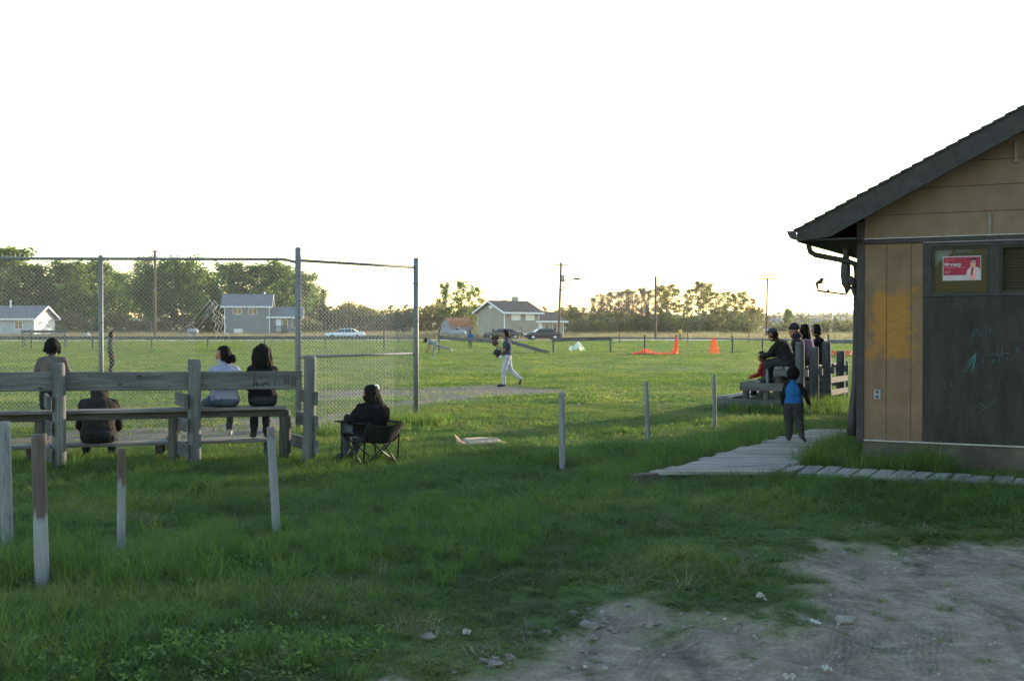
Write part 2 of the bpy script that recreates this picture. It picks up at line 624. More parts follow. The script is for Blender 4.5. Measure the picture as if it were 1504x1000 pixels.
xr = axis_pts(0, 2600, [(5.5, 0.055, 1.0), (9, 0.07, 1.02), (2600, 0.15, 1.12)])
xs = np.concatenate([-xr[:0:-1], xr])
yb = axis_pts(0, 400, [(400, 0.5, 1.25)])
yf = axis_pts(4.4, 3000, [(10.5, 0.05, 1.0), (22, 0.08, 1.008), (60, 0.3, 1.04), (110, 2, 1.0), (3000, 4, 1.12)])
ys = np.concatenate([4.4 - yb[:0:-1], yf])
GX, GY = np.meshgrid(xs, ys)
GZ = gz(GX, GY)
nx, ny = len(xs), len(ys)
gm = bpy.data.meshes.new('ground')
co = np.stack([GX, GY, GZ], -1).reshape(-1, 3)
idx = np.arange(nx * ny).reshape(ny, nx)
quads = np.stack([idx[:-1, :-1], idx[:-1, 1:], idx[1:, 1:], idx[1:, :-1]], -1).reshape(-1, 4)
gm.vertices.add(len(co)); gm.vertices.foreach_set('co', co.ravel())
gm.loops.add(quads.size); gm.loops.foreach_set('vertex_index', quads.ravel())
gm.polygons.add(len(quads)); gm.polygons.foreach_set('loop_start', np.arange(0, quads.size, 4))
gm.polygons.foreach_set('use_smooth', np.ones(len(quads), bool))
gm.update(calc_edges=True)
flatx, flaty = co[:, 0], co[:, 1]
nearm = (flaty > -5) & (flaty < 60) & (np.abs(flatx) < 40)
dm = np.zeros(len(co)); dm[nearm] = dirt_mask(flatx[nearm], flaty[nearm])
dm[(flaty < 4.3) & (flatx > -1.2)] = 1
im = np.zeros(len(co)); im[nearm] = infield_mask(flatx[nearm], flaty[nearm])
dry = np.clip((flaty - 128) / 14, 0, 1)
TREAD = [gp([(1230, 912), (1400, 905), (1440, 965), (1330, 975), (1200, 972), (1140, 965)]), gp([(900, 960), (1040, 915), (1060, 925), (960, 985)]), gp([(1250, 850), (1290, 860), (1240, 905), (1210, 905)])]
wet = np.zeros(len(co))
for p_ in TREAD:
    w_ = np.clip((sdist(flatx[nearm], flaty[nearm], p_) + (fbm(flatx[nearm] * 3, flaty[nearm] * 3, 44) - .5) * .3) / .5 + .4, 0, 1)
    wet[nearm] = np.maximum(wet[nearm], w_)
for nm, arr in (('dirt', dm), ('infield', im), ('dry', dry), ('wet', wet)):
    a = gm.attributes.new(nm, 'FLOAT', 'POINT'); a.data.foreach_set('value', arr.astype(np.float32))

m, nt, bs, out = new_mat('ground')
geo = nd(nt, 'ShaderNodeNewGeometry')
pos = geo.outputs['Position']


def scaled(v, s):
    mp = nd(nt, 'ShaderNodeMapping')
    mp.inputs['Scale'].default_value = s
    nt.links.new(v, mp.inputs[0])
    return mp.outputs[0]


nA = noise(nt, scaled(pos, (0.35, 0.9, 1)), 1.0, 6, 0.65)
nB = noise(nt, pos, 7.0, 6, 0.7)
nC = noise(nt, pos, 34.0, 5, 0.7)
turf = ramp(nt, nA, [(0.30, (0.045, 0.075, 0.019)), (0.5, (0.075, 0.108, 0.030)), (0.70, (0.12, 0.135, 0.045))])
turf = mixc(nt, 0.5, turf, ramp(nt, nB, [(0.3, (0.45, 0.5, 0.4)), (0.7, (1.5, 1.45, 1.3))]), 'MULTIPLY')
soil = ramp(nt, nB, [(0.25, (0.10, 0.080, 0.062)), (0.5, (0.178, 0.146, 0.116)), (0.75, (0.268, 0.226, 0.184))])
soil = mixc(nt, 0.7, soil, ramp(nt, nC, [(0.3, (0.65, 0.64, 0.62)), (0.7, (1.25, 1.23, 1.2))]), 'MULTIPLY')
nS = noise(nt, scaled(pos, (1.0, 0.5, 1)), 1.4, 4, 0.6, 1.0)
soil = mixc(nt, 0.8, soil, ramp(nt, nS, [(0.36, (0.45, 0.45, 0.45)), (0.46, (0.9, 0.9, 0.9)), (0.6, (1.15, 1.14, 1.13))]), 'MULTIPLY')
inf = ramp(nt, nB, [(0.3, (0.085, 0.075, 0.060)), (0.7, (0.145, 0.128, 0.106))])
straw = ramp(nt, nB, [(0.3, (0.13, 0.115, 0.07)), (0.7, (0.22, 0.19, 0.125))])


def attr(nm):
    a = nd(nt, 'ShaderNodeAttribute', attribute_name=nm)
    return a.outputs['Fac']


wv = nd(nt, 'ShaderNodeTexWave', wave_type='BANDS', bands_direction='X')
wv.inputs['Scale'].default_value = 8.0
wv.inputs['Distortion'].default_value = 7.0
wv.inputs['Detail'].default_value = 3
wr_ = nd(nt, 'ShaderNodeMapping'); wr_.inputs['Rotation'].default_value = (0, 0, .35)
nt.links.new(pos, wr_.inputs[0]); nt.links.new(wr_.outputs[0], wv.inputs['Vector'])
wfac = mixc(nt, 1.0, attr('wet'), ramp(nt, wv.outputs['Fac'], [(.2, (.5, .5, .5)), (.7, (1, 1, 1))]), 'MULTIPLY')
wfac = mixc(nt, 1.0, wfac, ramp(nt, noise(nt, pos, 3.0, 6, .7), [(.32, (0, 0, 0)), (.6, (1, 1, 1))]), 'MULTIPLY')
soil = mixc(nt, wfac, soil, (0.062, 0.054, 0.047))
crust = ramp(nt, noise(nt, scaled(pos, (2.6, 3.4, 1)), 1.5, 9, .75, .6), [(.50, (0, 0, 0)), (.64, (1, 1, 1))])
soil = mixc(nt, mixc(nt, 1.0, crust, (.42, .42, .42), 'MULTIPLY'), soil, (0.30, 0.262, 0.22))
speck = ramp(nt, noise(nt, pos, 60.0, 3, .8), [(.62, (0, 0, 0)), (.70, (1, 1, 1))])
soil = mixc(nt, speck, soil, (0.055, 0.05, 0.044))
c = mixc(nt, attr('dry'), turf, straw)
c = mixc(nt, attr('infield'), c, inf)
c = mixc(nt, attr('dirt'), c, soil)
nt.links.new(c, bs.inputs['Base Color'])
bs.inputs['Roughness'].default_value = 0.95
bs.inputs['Specular IOR Level'].default_value = 0.1
hb = nd(nt, 'ShaderNodeMath', operation='ADD')
nt.links.new(nB, hb.inputs[0]); nt.links.new(nC, hb.inputs[1])
bump(nt, bs, hb.outputs[0], 0.8, 0.03)
gm.materials.append(m)
ground = bpy.data.objects.new('ground', gm)
col.objects.link(ground)
ground['kind'] = 'structure'

# the gravel road beyond the ball field
rd = MB()
prev = None
RX = np.linspace(-260, 320, 60)
RY = lambda x: 141 + x * 0.085
vs = []
for x in RX:
    for k in (-3.6, 3.6):
        yy = RY(x) + k
        vs.append((x, yy, g1(x, yy) + 0.06))
rd.add(vs, [(2 * i, 2 * i + 2, 2 * i + 3, 2 * i + 1) for i in range(len(RX) - 1)])
o = rd.build('road', M['road']); o['kind'] = 'structure'

# a wooded ridge far off
rg = MB()
vs = []
RXs = np.linspace(-1500, 1900, 160)
for x in RXs:
    h = 15.5 + 1.6 * math.sin(x * 0.004) + 0.8 * math.sin(x * 0.013 + 2)
    vs += [(x, 1500, 0.0), (x, 1560, h), (x, 1900, h * 0.8), (x, 2200, 0)]
f = []
for i in range(len(RXs) - 1):
    for k in range(3):
        f.append((i * 4 + k, (i + 1) * 4 + k, (i + 1) * 4 + k + 1, i * 4 + k + 1))
rg.add(vs, f, 0, True)
o = rg.build('hill', plain('ridge_ground', (0.075, 0.085, 0.055), 0.95, 0.3, 0.02, 0)); o['kind'] = 'structure'

# ------------------------------------------------------------------ foliage
def leaf_cloud(centres, radii, per, size, seed, flat=0.75):
    r = np.random.default_rng(seed)
    n = len(centres) * per
    c = np.repeat(np.asarray(centres, float), per, 0)
    rad = np.repeat(np.asarray(radii, float), per)[:, None]
    d = r.normal(size=(n, 3)); d /= np.linalg.norm(d, axis=1)[:, None]
    p = c + d * rad * (r.random((n, 1)) ** 0.5) * np.array([1, 1, flat])
    a = r.normal(size=(n, 3)); a /= np.linalg.norm(a, axis=1)[:, None]
    b = np.cross(a, r.normal(size=(n, 3))); b /= np.linalg.norm(b, axis=1)[:, None]
    s = size * (0.6 + 0.8 * r.random((n, 1)))
    v = np.stack([p - a * s * 0.5, p + b * s * 0.34 - a * s * 0.05, p + a * s * 0.55, p - b * s * 0.34 - a * s * 0.05], 1).reshape(-1, 3)
    return v


def quad_mesh(name, v, mat):
    me = bpy.data.meshes.new(name)
    n = len(v) // 4
    me.vertices.add(len(v)); me.vertices.foreach_set('co', v.ravel().astype(np.float32))
    me.loops.add(4 * n); me.loops.foreach_set('vertex_index', np.arange(4 * n))
    me.polygons.add(n); me.polygons.foreach_set('loop_start', np.arange(0, 4 * n, 4))
    me.update(calc_edges=True)
    me.materials.append(mat)
    return me


def branches(seed, h, spread, nl, lean=0.0, first=0.3, up=0.7, levels=2, r0=0.16, droop=0.0):
    r = random.Random(seed)
    mb = MB()
    pts, rad = [], []
    p = Vector((0, 0, -0.2))
    wob = Vector((0, 0, 0))
    for k in range(8):
        t = k / 7
        pts.append(Vector((wob.x + lean * h * t * t, wob.y, -0.2 + h * 0.95 * t)))
        rad.append(r0 * (1 - 0.88 * t))
        wob += Vector((r.uniform(-1, 1), r.uniform(-1, 1), 0)) * h * 0.012
    mb.tube(pts, rad, 6)
    tips = []

    def grow(p0, d, L, rr, lv):
        q = [p0]
        dd = d.copy()
        for k in range(3):
            dd = (dd + Vector((r.uniform(-.25, .25), r.uniform(-.25, .25), 0.12 - droop))).normalized()
            q.append(q[-1] + dd * L / 3)
        mb.tube(q, [rr, rr * 0.75, rr * 0.5, rr * 0.2], 3 if lv else 4, caps=False)
        tips.append(q[-1]); tips.append(q[2])
        if lv < levels - 1:
            for k in range(r.randint(3, 5)):
                t = r.uniform(0.25, 0.95)
                b = q[0].lerp(q[-1], t)
                nd_ = (dd + Vector((r.uniform(-1, 1), r.uniform(-1, 1), r.uniform(-.2, .8)))).normalized()
                grow(b, nd_, L * r.uniform(0.35, 0.6), rr * 0.5, lv + 1)
    for i in range(nl):
        t = first + (0.97 - first) * (i + r.random() * 0.6) / nl
        k = min(6, int(t * 7)); fr = t * 7 - k
        p0 = pts[k].lerp(pts[k + 1], min(1, fr))
        a = i * 2.4 + r.uniform(-.4, .4)
        prof = math.sin(math.pi * min(1, (t - first) / (1 - first) * 0.75 + 0.25)) ** 0.7
        L = spread * (0.45 + 0.6 * prof) * r.uniform(0.75, 1.15)
        grow(p0, Vector((math.cos(a), math.sin(a), up * r.uniform(0.6, 1.3))).normalized(), L, r0 * 0.42 * (1.1 - t * 0.7), 0)
    tips.append(pts[-1])
    return mb, tips


PROTO = {}


def proto(kind, seed):
    key = (kind, seed)
    if key in PROTO:
        return PROTO[key]
    r = random.Random(seed * 7 + len(kind))
    if kind == 'poplar':
        mb, tips = branches(seed, 14, 3.0, 30, 0.01 * (seed % 3 - 1), 0.16, 1.0, 2, 0.15)
        tips = [t for t in tips if r.random() < 0.88]
        v = leaf_cloud([tuple(t) for t in tips], [r.uniform(0.7, 1.4) for _ in tips], 30, 0.34, seed)
        cm, bm = M['leaf_green'], M['bark']
    elif kind == 'loose':
        mb, tips = branches(seed, 13, 3.0, 22, 0.01 * (seed % 3 - 1), 0.22, 1.1, 2, 0.14)
        tips = [t for t in tips if r.random() < 0.8]
        v = leaf_cloud([tuple(t) for t in tips], [r.uniform(0.4, 0.9) for _ in tips], 18, 0.30, seed)
        cm, bm = M['leaf_green'], M['bark']
    elif kind == 'willow':
        mb, tips = branches(seed, 10, 5.0, 34, 0, 0.12, 0.75, 2, 0.3)
        v = leaf_cloud([tuple(t) for t in tips], [r.uniform(0.8, 1.5) for _ in tips], 34, 0.36, seed)
        cm, bm = M['leaf_willow'], M['bark']
    elif kind == 'aspen':
        mb, tips = branches(seed, 13, 1.9, 16, 0.01 * (seed % 3 - 1), 0.42, 1.0, 2, 0.14)
        tips = [t for t in tips if r.random() < 0.8]
        v = leaf_cloud([tuple(t) for t in tips], [r.uniform(0.4, 0.9) for _ in tips], 22, 0.25, seed)
        cm, bm = M['leaf_pale'], M['bark_pale']
    elif kind == 'bare':
        mb, tips = branches(seed, 12, 2.0, 26, 0.0, 0.25, 1.3, 3, 0.20)
        v = leaf_cloud([tuple(t) for t in tips], [r.uniform(0.35, 0.8) for _ in tips], 8, 0.13, seed)
        cm, bm = M['twig'], M['twig']
    elif kind == 'shrub':
        mb = MB(); tips = []
        for k in range(16):
            a = r.uniform(0, 6.28); L = r.uniform(1.6, 3.4)
            b = Vector((r.uniform(-1.6, 1.6), r.uniform(-1, 1), -0.1))
            t = b + Vector((math.cos(a) * 0.7, math.sin(a) * 0.7, L))
            mb.tube([b, b.lerp(t, .5) + Vector((r.uniform(-.2, .2), 0, 0)), t], [0.04, 0.03, 0.01], 4, caps=False)
            tips += [b.lerp(t, x) for x in (.25, .45, .65, .85, 1)]
        v = leaf_cloud([tuple(t) for t in tips], [r.uniform(0.35, 0.75) for _ in tips], 26, 0.24, seed)
        cm, bm = M['leaf_shrub'], M['twig']
    elif kind == 'spruce':
        mb = MB().tube([(0, 0, -.1), (0, 0, 9)], [0.14, 0.02], 6)
        vs = []
        for k in range(26):
            z = 0.8 + k * 0.31
            L = (9.1 - z) * 0.27 * r.uniform(0.75, 1.15)
            for i in range(9):
                a = i * 0.7 + k * 1.3 + r.uniform(-.2, .2)
                d = Vector((math.cos(a), math.sin(a), -0.25))
                for t in np.linspace(0.15, 1, 5):
                    vs.append(tuple(Vector((0, 0, z)) + d * L * t))
        v = leaf_cloud(vs, [0.16] * len(vs), 4, 0.2, seed)
        cm, bm = M['leaf_spruce'], M['bark']
    PROTO[key] = (quad_mesh('crown', v, cm), mb.mesh('trunk', bm), cm)
    return PROTO[key]


def tree(name, kind, seed, px, py_top, Y, label, cat='tree', group=None, wid=1.0, mat=None):
    base = {'loose': 13.6, 'poplar': 14.6, 'willow': 12.0, 'aspen': 13.6, 'bare': 12.8, 'shrub': 3.6, 'spruce': 9.2}[kind]
    X = (px - 752) / F * Y
    z0 = g1(X, Y)
    h = EYE - (py_top - HZ) / F * Y - z0
    s = h / base
    o = empty(name, (X, Y, z0), seed * 1.7 + px * 0.1, label, cat, group)
    o.scale = (s * wid, s * wid, s)
    cmesh, tmesh, _ = proto(kind, seed)
    for nm, me in (('crown', cmesh), ('trunk', tmesh)):
        c = bpy.data.objects.new(nm, me)
        c.parent = o
        col.objects.link(c)
    return o


G1 = 'poplars of the wood on the left'
tree('poplar_tree', 'poplar', 1, 14, 362, 205, 'tallest leafy poplar above the white bungalow at far left', wid=1.75, group=G1)
tree('poplar_tree', 'poplar', 2, 62, 388, 212, 'loose leafy poplar just right of the white bungalow gable', wid=1.75, group=G1)
tree('poplar_tree', 'poplar', 3, 98, 381, 208, 'rounded poplar above the small white tank at the wood edge', wid=1.75, group=G1)
tree('poplar_tree', 'poplar', 4, 134, 382, 215, 'leafy poplar just left of the thin backstop post', wid=1.75, group=G1)
tree('poplar_tree', 'poplar', 2, 176, 398, 225, 'pale loose poplar just right of the thin backstop post', wid=1.75, group=G1)
tree('willow_tree', 'willow', 5, 222, 388, 196, 'broad dark green willow crossed by the tall power pole', wid=0.95)
tree('willow_tree', 'willow', 6, 268, 380, 200, 'highest broad green willow behind the white propane tank', wid=0.85)
tree('willow_tree', 'willow', 5, 306, 402, 210, 'yellow green willow just left of the pale grey house', wid=0.75)
tree('bare_tree', 'bare', 8, 212, 368, 240, 'leafless tree top showing above the willows beside the power pole', wid=1.5)
tree('poplar_tree', 'poplar', 3, 340, 384, 222, 'leafy poplar rising behind the left end of the pale grey house', wid=1.75, group=G1)
tree('poplar_tree', 'poplar', 1, 378, 388, 226, 'leafy poplar behind the chimney of the pale grey house', wid=1.75, group=G1)
tree('poplar_tree', 'poplar', 4, 412, 384, 220, 'dark leafy poplar behind the low wing of the pale grey house', wid=1.75, group=G1)
tree('poplar_tree', 'poplar', 2, 448, 400, 216, 'last poplar of the wood just right of the tall corner post', wid=1.75, group=G1)
tree('spruce_tree', 'spruce', 2, 474, 421, 215, 'dark pointed spruce standing at the end of the wood')
for i, (px, top, k) in enumerate([(643, 436, 8), (652, 440, 9), (629, 445, 8)]):
    tree('bare_tree', 'bare', k, px, top, 240 + i * 4, ['leafless thin tree between backstop end post and leafy tree', 'leafless slender tree right beside the leafy clump', 'low leafless tree directly behind the backstop end post'][i])
tree('poplar_tree', 'loose', 1, 656, 414, 200, 'left crown of three green poplars left of the tan house', wid=1.0)
tree('poplar_tree', 'loose', 3, 677, 410, 203, 'middle and tallest of three green poplars left of the tan house', wid=1.0)
tree('poplar_tree', 'loose', 4, 698, 418, 206, 'right crown of three green poplars partly behind the tan house', wid=1.0)
BT = [(800, 447), (838, 444), (858, 448), (872, 432), (884, 427), (896, 424), (907, 423), (919, 419), (930, 421), (941, 417), (952, 420), (741, 436), (760, 438)]
BL = ['small leafless tree behind the low wing of the tan house', 'leafless tree just right of the street lamp', 'low leafless tree at the left edge of the pale grove',
      'leafless tree at the left of the grey grove, lowest of it', 'second leafless tree of the grey grove from the left', 'third leafless tree of the grey grove from the left',
      'leafless tree in the middle of the grey grove', 'leafless tree behind the short wooden rail, right of the grove middle', 'bushy leafless tree third before the plain pole',
      'tall leafless tree second before the plain pole', 'leafless tree directly left of the plain pole', 'faint leafless tree over the roof ridge of the tan house', 'leafless tree top right of the tan house chimney']
for i, (px, top) in enumerate(BT):
    tree('bare_tree', 'bare', 8 + i % 4, px, top, 205 + (i * 7) % 22 + (40 if px < 850 else 0), BL[i], group='leafless trees behind the road', wid=1.25)
AT = [(966, 416), (980, 413), (994, 418), (1012, 418), (1026, 408), (1038, 412), (1052, 424), (1064, 423), (1079, 427), (1093, 424), (1106, 434)]
AL = ['sparse leafy aspen crossed by the plain pole', 'sparse leafy aspen just right of the plain pole', 'sparse aspen bordering the gap in the grove', 'sparse aspen at the right side of the gap in the grove',
      'tallest pale aspen of the right grove', 'pale aspen right beside the tallest one', 'pale aspen above the standing orange netting', 'pale aspen in the middle of the right grove row',
      'pale aspen third from the right end of the grove', 'pale aspen second from the right end of the grove', 'lowest pale aspen at the right end of the grove']
for i, (px, top) in enumerate(AT):
    tree('aspen_tree', 'aspen', 20 + i % 4, px, top, 200 + (i * 5) % 20, AL[i], group='pale aspens behind the road', wid=1.35)
SH = [(850, 466, 'dull green shrub right of the black car'), (876, 462, 'dull shrub under the left leafless trees'), (905, 460, 'broad dull shrub under the grey grove'), (938, 460, 'shrub left of the plain pole'),
      (972, 456, 'bright yellow green shrub just right of the plain pole'), (1003, 462, 'brownish shrub in the gap of the grove'), (1034, 458, 'dark dense shrub under the tallest aspen'), (1062, 462, 'pale yellow shrub above the standing orange netting'),
      (1088, 463, 'pale yellow shrub left of the far grey bungalow'), (1150, 470, 'low shrub right of the crossarm pole'), (1178, 474, 'low shrub behind the seated people'), (1205, 470, 'shrub left of the roof post gap'), (1235, 468, 'shrub beside the clubhouse corner'), (1258, 469, 'green shrub half hidden by the clubhouse corner')]
for i, (px, top, lb) in enumerate(SH):
    tree('shrub', 'shrub', 30 + i % 4, px, top, 188 + (i * 11) % 17, lb, 'shrub', 'shrubs along the far side of the road', wid=1.35)
tree('young_tree', 'poplar', 4, 1158, 453, 330, 'small lone tree standing above the far bungalows', wid=1.3)

# undergrowth that nobody could count
def mass(name, spans, size, mat, per, seed):
    r = random.Random(seed)
    cs, rs = [], []
    for (x0, x1, Y, dY, h0, h1, n) in spans:
        for k in range(n):
            px = r.uniform(x0, x1); yy = Y + r.uniform(-dY, dY)
            X = (px - 752) / F * yy
            hm = h0 + (h1 - h0) * vnoise(np.array([px * 0.045]), np.array([Y * 0.3]), seed)[0]
            cs.append((X, yy, g1(X, yy) + r.random() ** 0.8 * hm)); rs.append(r.uniform(0.5, 1.1))
    o = link(name, quad_mesh(name, leaf_cloud(cs, rs, per, size, seed), mat))
    o['kind'] = 'stuff'
    return o


mass('wood_edge', [(-60, 462, 214, 9, 4.0, 11.0, 1900)], 0.42, M['leaf_green'], 16, 15)
mass('undergrowth', [(-60, 470, 203, 4, 1.5, 4.6, 1000), (440, 700, 222, 7, 3.2, 6.2, 1300), (820, 1120, 214, 7, 2.4, 5.0, 1000)], 0.42, M['leaf_scrub'], 16, 5)
mass('far_wood', [(420, 1130, 420, 20, 6, 9, 900), (1100, 1300, 480, 60, 2, 6, 500), (1100, 1320, 700, 60, 4, 10, 500)], 0.9, M['leaf_scrub'], 14, 9)
rr_ = random.Random(4)
cs = [(x_, 1545 + rr_.uniform(-25, 25), 12.5 + 1.6 * math.sin(x_ * 0.004) + 0.8 * math.sin(x_ * 0.013 + 2) + rr_.uniform(-6, 4.5)) for x_ in [rr_.uniform(-700, 1100) for _ in range(2600)]]
o = link('far_ridge_wood', quad_mesh('far_ridge_wood', leaf_cloud(cs, [3.0] * len(cs), 10, 3.0, 3), M['leaf_scrub'])); o['kind'] = 'stuff'

# ------------------------------------------------------------------ houses over the road
def window(parent, x0, x1, z0, z1, y, pane='glass', frame='white', fw=0.07, mull=0):
    fb = MB()
    fb.box((x0 - fw, y - 0.05, z0 - fw), (x0, y, z1 + fw)); fb.box((x1, y - 0.05, z0 - fw), (x1 + fw, y, z1 + fw))
    fb.box((x0, y - 0.05, z1), (x1, y, z1 + fw)); fb.box((x0, y - 0.05, z0 - fw), (x1, y, z0))
    for k in range(mull):
        xm = x0 + (x1 - x0) * (k + 1) / (mull + 1)
        fb.box((xm - fw / 2, y - 0.045, z0), (xm + fw / 2, y, z1))
    fo = lpart(fb, 'window', M[frame], parent)
    lpart(MB().box((x0, y - 0.02, z0), (x1, y - 0.004, z1)), 'pane', M[pane], fo)
    return fo


def block(root, x0, x1, y0, y1, hw, pitch, wallm, roofm, ov=0.45, trim='white'):
    yc = (y0 + y1) / 2
    hr = hw + pitch * (y1 - y0) / 2
    wl = MB()
    v = [(x0, y0, -.3), (x0, y1, -.3), (x0, y1, hw), (x0, yc, hr), (x0, y0, hw)]
    v += [(x1, b, c_) for _, b, c_ in v]
    wl.add(v, [(0, 1, 2, 3, 4), (9, 8, 7, 6, 5), (0, 4, 9, 5), (1, 6, 7, 2), (4, 3, 8, 9), (3, 2, 7, 8)])
    lpart(wl, 'wall', M[wallm], root)
    t = 0.16
    for sgn, ye in ((-1, y0), (1, y1)):
        yo = ye + sgn * ov
        zo = hw - pitch * ov
        rb = MB()
        v = [(x0 - ov, yo, zo + .03), (x1 + ov, yo, zo + .03), (x1 + ov, yc, hr + .03), (x0 - ov, yc, hr + .03)]
        v += [(a, b, c_ + t) for a, b, c_ in v]
        rb.add(v, [(0, 3, 2, 1), (4, 5, 6, 7), (0, 1, 5, 4), (1, 2, 6, 5), (2, 3, 7, 6), (3, 0, 4, 7)])
        ro = lpart(rb, 'roof', M[roofm], root)
        fb = MB().box((x0 - ov, min(yo, yo + sgn * .03), zo - .10), (x1 + ov, max(yo, yo + sgn * .03), zo + .15))
        for xe in (x0 - ov - .03, x1 + ov):
            v = [(xe, yo, zo - .1), (xe, yo, zo + .16), (xe, yc, hr + .16), (xe, yc, hr - .1)]
            v += [(xe + .03, b, c_) for _, b, c_ in v]
            fb.add(v, [(0, 1, 2, 3), (7, 6, 5, 4), (0, 4, 5, 1), (1, 5, 6, 2), (2, 6, 7, 3), (3, 7, 4, 0)])
        lpart(fb, 'fascia', M[trim], ro)
    for xx in (x0, x1):
        lpart(MB().box((xx - .06, y0 - .03, 0), (xx + .06, y0 + .06, hw - .12)), 'corner_trim', M[trim], root)
    return hr


def house(name, px, Y, rz, label, cat='house', group=None):
    X = (px - 752) / F * Y
    return empty(name, (X, Y, g1(X, Y) - 0.02), rz, label, cat, group)


# white bungalow at the left edge
h = house('white_bungalow', 50, 172, R(-5), 'white bungalow with grey roof at the far left edge of the field')
block(h, -11, 0, 0, 6.5, 2.95, 0.5, 'siding_white', 'grey_roof', 0.6)
window(h, -2.9, -1.8, 1.3, 2.4, 0, mull=1)
window(h, -8.5, -7.2, 1.2, 2.4, 0, mull=1)
lpart(MB().tube([(-5.0, 2.6, 4.1), (-5.0, 2.6, 5.6)], 0.14, 8), 'chimney', M['white'], h)

# pale grey split-level house
h = house('split_level_house', 330, 182, R(9), 'pale grey two storey house with low wing in front of the wood')
hr = block(h, 0, 6.9, 0, 6.5, 4.85, 0.52, 'siding_grey', 'grey_roof', 0.5)
block(h, 6.95, 11.7, 0.4, 5.6, 3.2, 0.52, 'siding_grey', 'grey_roof', 0.5)
for x0 in (1.35, 3.75):
    window(h, x0, x0 + 1.2, 3.5, 4.35, 0, mull=1)
window(h, 1.5, 2.7, 0.35, 1.1, 0, 'lamp_glass', mull=1)
for x0 in (9.0, 10.5):
    window(h, x0, x0 + .65, 1.4, 2.75, 0.4)
dr = lpart(MB().box((7.9, 0.34, 0.7), (8.7, 0.398, 2.7)), 'door', M['white'], h)
lpart(MB().ell((8.6, 0.32, 1.65), (.04, .04, .04), nu=6, nv=4), 'handle', M['dark_metal'], dr)
dk = lpart(MB().box((7.6, -1.3, 0.55), (9.6, 0.38, 0.7)), 'porch', M['wood_dark'], h)
for k in range(12):
    lpart(MB().box((7.62 + k * 0.175, -1.28, 0.7), (7.70 + k * .175, -1.22, 1.55)), 'baluster', M['wood_dark'], dk)
lpart(MB().box((7.6, -1.31, 1.55), (9.6, -1.2, 1.63)), 'handrail', M['wood_dark'], dk)
lpart(MB().tube([(6.0, 3.4, 6.2), (6.0, 3.4, 7.1)], 0.13, 8), 'chimney', M['white'], h)

# tan split-level house turned towards the left
h = house('tan_house', 741, 160, R(40), 'tan two storey house with white trim, grey gable end and low wing')
H3A, H3B = 6.3, 6.0
hr = block(h, 0, H3A, 0, H3B, 3.75, 0.46, 'siding_tan', 'asphalt_roof', 0.55)
block(h, H3A + .03, H3A + 5.2, 0.5, 5.2, 2.55, 0.46, 'siding_tan', 'asphalt_roof', 0.5)
for x0 in (1.3, 3.9):
    window(h, x0, x0 + 1.5, 2.6, 3.4, 0, 'lamp_glass', mull=1)
window(h, 1.6, 2.9, 0.25, 0.95, 0, 'lamp_glass')
for x0 in (H3A + 1.6, H3A + 3.1):
    window(h, x0, x0 + .75, 0.95, 2.2, 0.5)
dr = lpart(MB().box((H3A + .3, 0.44, 0.5), (H3A + 1.1, 0.498, 2.3)), 'door', M['white'], h)
lpart(MB().ell((H3A + 1.0, 0.42, 1.4), (.04, .04, .04), nu=6, nv=4), 'handle', M['dark_metal'], dr)
mt = lpart(MB().box((3.15, -.14, 1.1), (3.5, -.002, 1.75)), 'meter_box', M['flashing'], h)
lpart(MB().tube([(3.3, -.1, 0), (3.3, -.1, 1.1)], .06, 6), 'conduit', M['flashing'], mt)
lpart(MB().box((-.04, 2.6, 4.2), (-.002, 3.4, 4.6)), 'vent', M['white'], h)
lpart(MB().box((-.10, 2.2, .9), (-.002, 2.6, 1.3)), 'outlet_box', M['dark_metal'], h)
lpart(MB().box((4.5, 3.2, 4.9), (5.2, 3.9, 5.95)), 'chimney', M['concrete'], h)

# gambrel shed
h = house('garden_shed', 662, 168, R(32), 'small grey barn shaped shed with brown roof left of tan house', 'shed')
pr = [(0, -.2), (3, -.2), (3, 1.5), (2.5, 2.35), (1.5, 2.8), (.5, 2.35), (0, 1.5)]
lpart(MB().add([(0, 0, 0)], []).add([(0.0, y, z) for y, z in pr] + [(3.6, y, z) for y, z in pr],
      [tuple(range(7)), tuple(range(13, 6, -1))] + [(i, i + 7, (i + 1) % 7 + 7, (i + 1) % 7) for i in range(7)]), 'wall', M['shed_wall'], h)
for (ya, za), (yb_, zb) in zip(pr[2:6], pr[3:7]):
    v = [(-.15, ya, za + .02), (3.75, ya, za + .02), (3.75, yb_, zb + .02), (-.15, yb_, zb + .02)]
    v += [(a, b, c_ + .07) for a, b, c_ in v]
    lpart(MB().add(v, [(0, 3, 2, 1), (4, 5, 6, 7), (0, 1, 5, 4), (1, 2, 6, 5), (2, 3, 7, 6), (3, 0, 4, 7)]), 'roof', M['shed_roof'], h)
window(h, 1.0, 1.5, .9, 1.4, 0)

for px, Y, ln, lb, w in ((1112, 470, 11, 'far grey bungalow behind the crossarm pole', 'siding_blue'), (1164, 520, 10, 'far bungalow with pale roof behind the man in the cap', 'siding_blue'), (1188, 540, 9, 'far bungalow hidden behind the hooded woman', 'siding_white')):
    h = house('far_bungalow', px, Y, R(16), lb, 'house', 'far bungalows beyond the road')
    block(h, 0, ln, 0, 7, 2.6, 0.42, w, 'grey_roof', 0.5)
    for x0 in (1.2, 3.0, 5.2):
        window(h, x0, x0 + .9, 1.1, 2.1, 0)

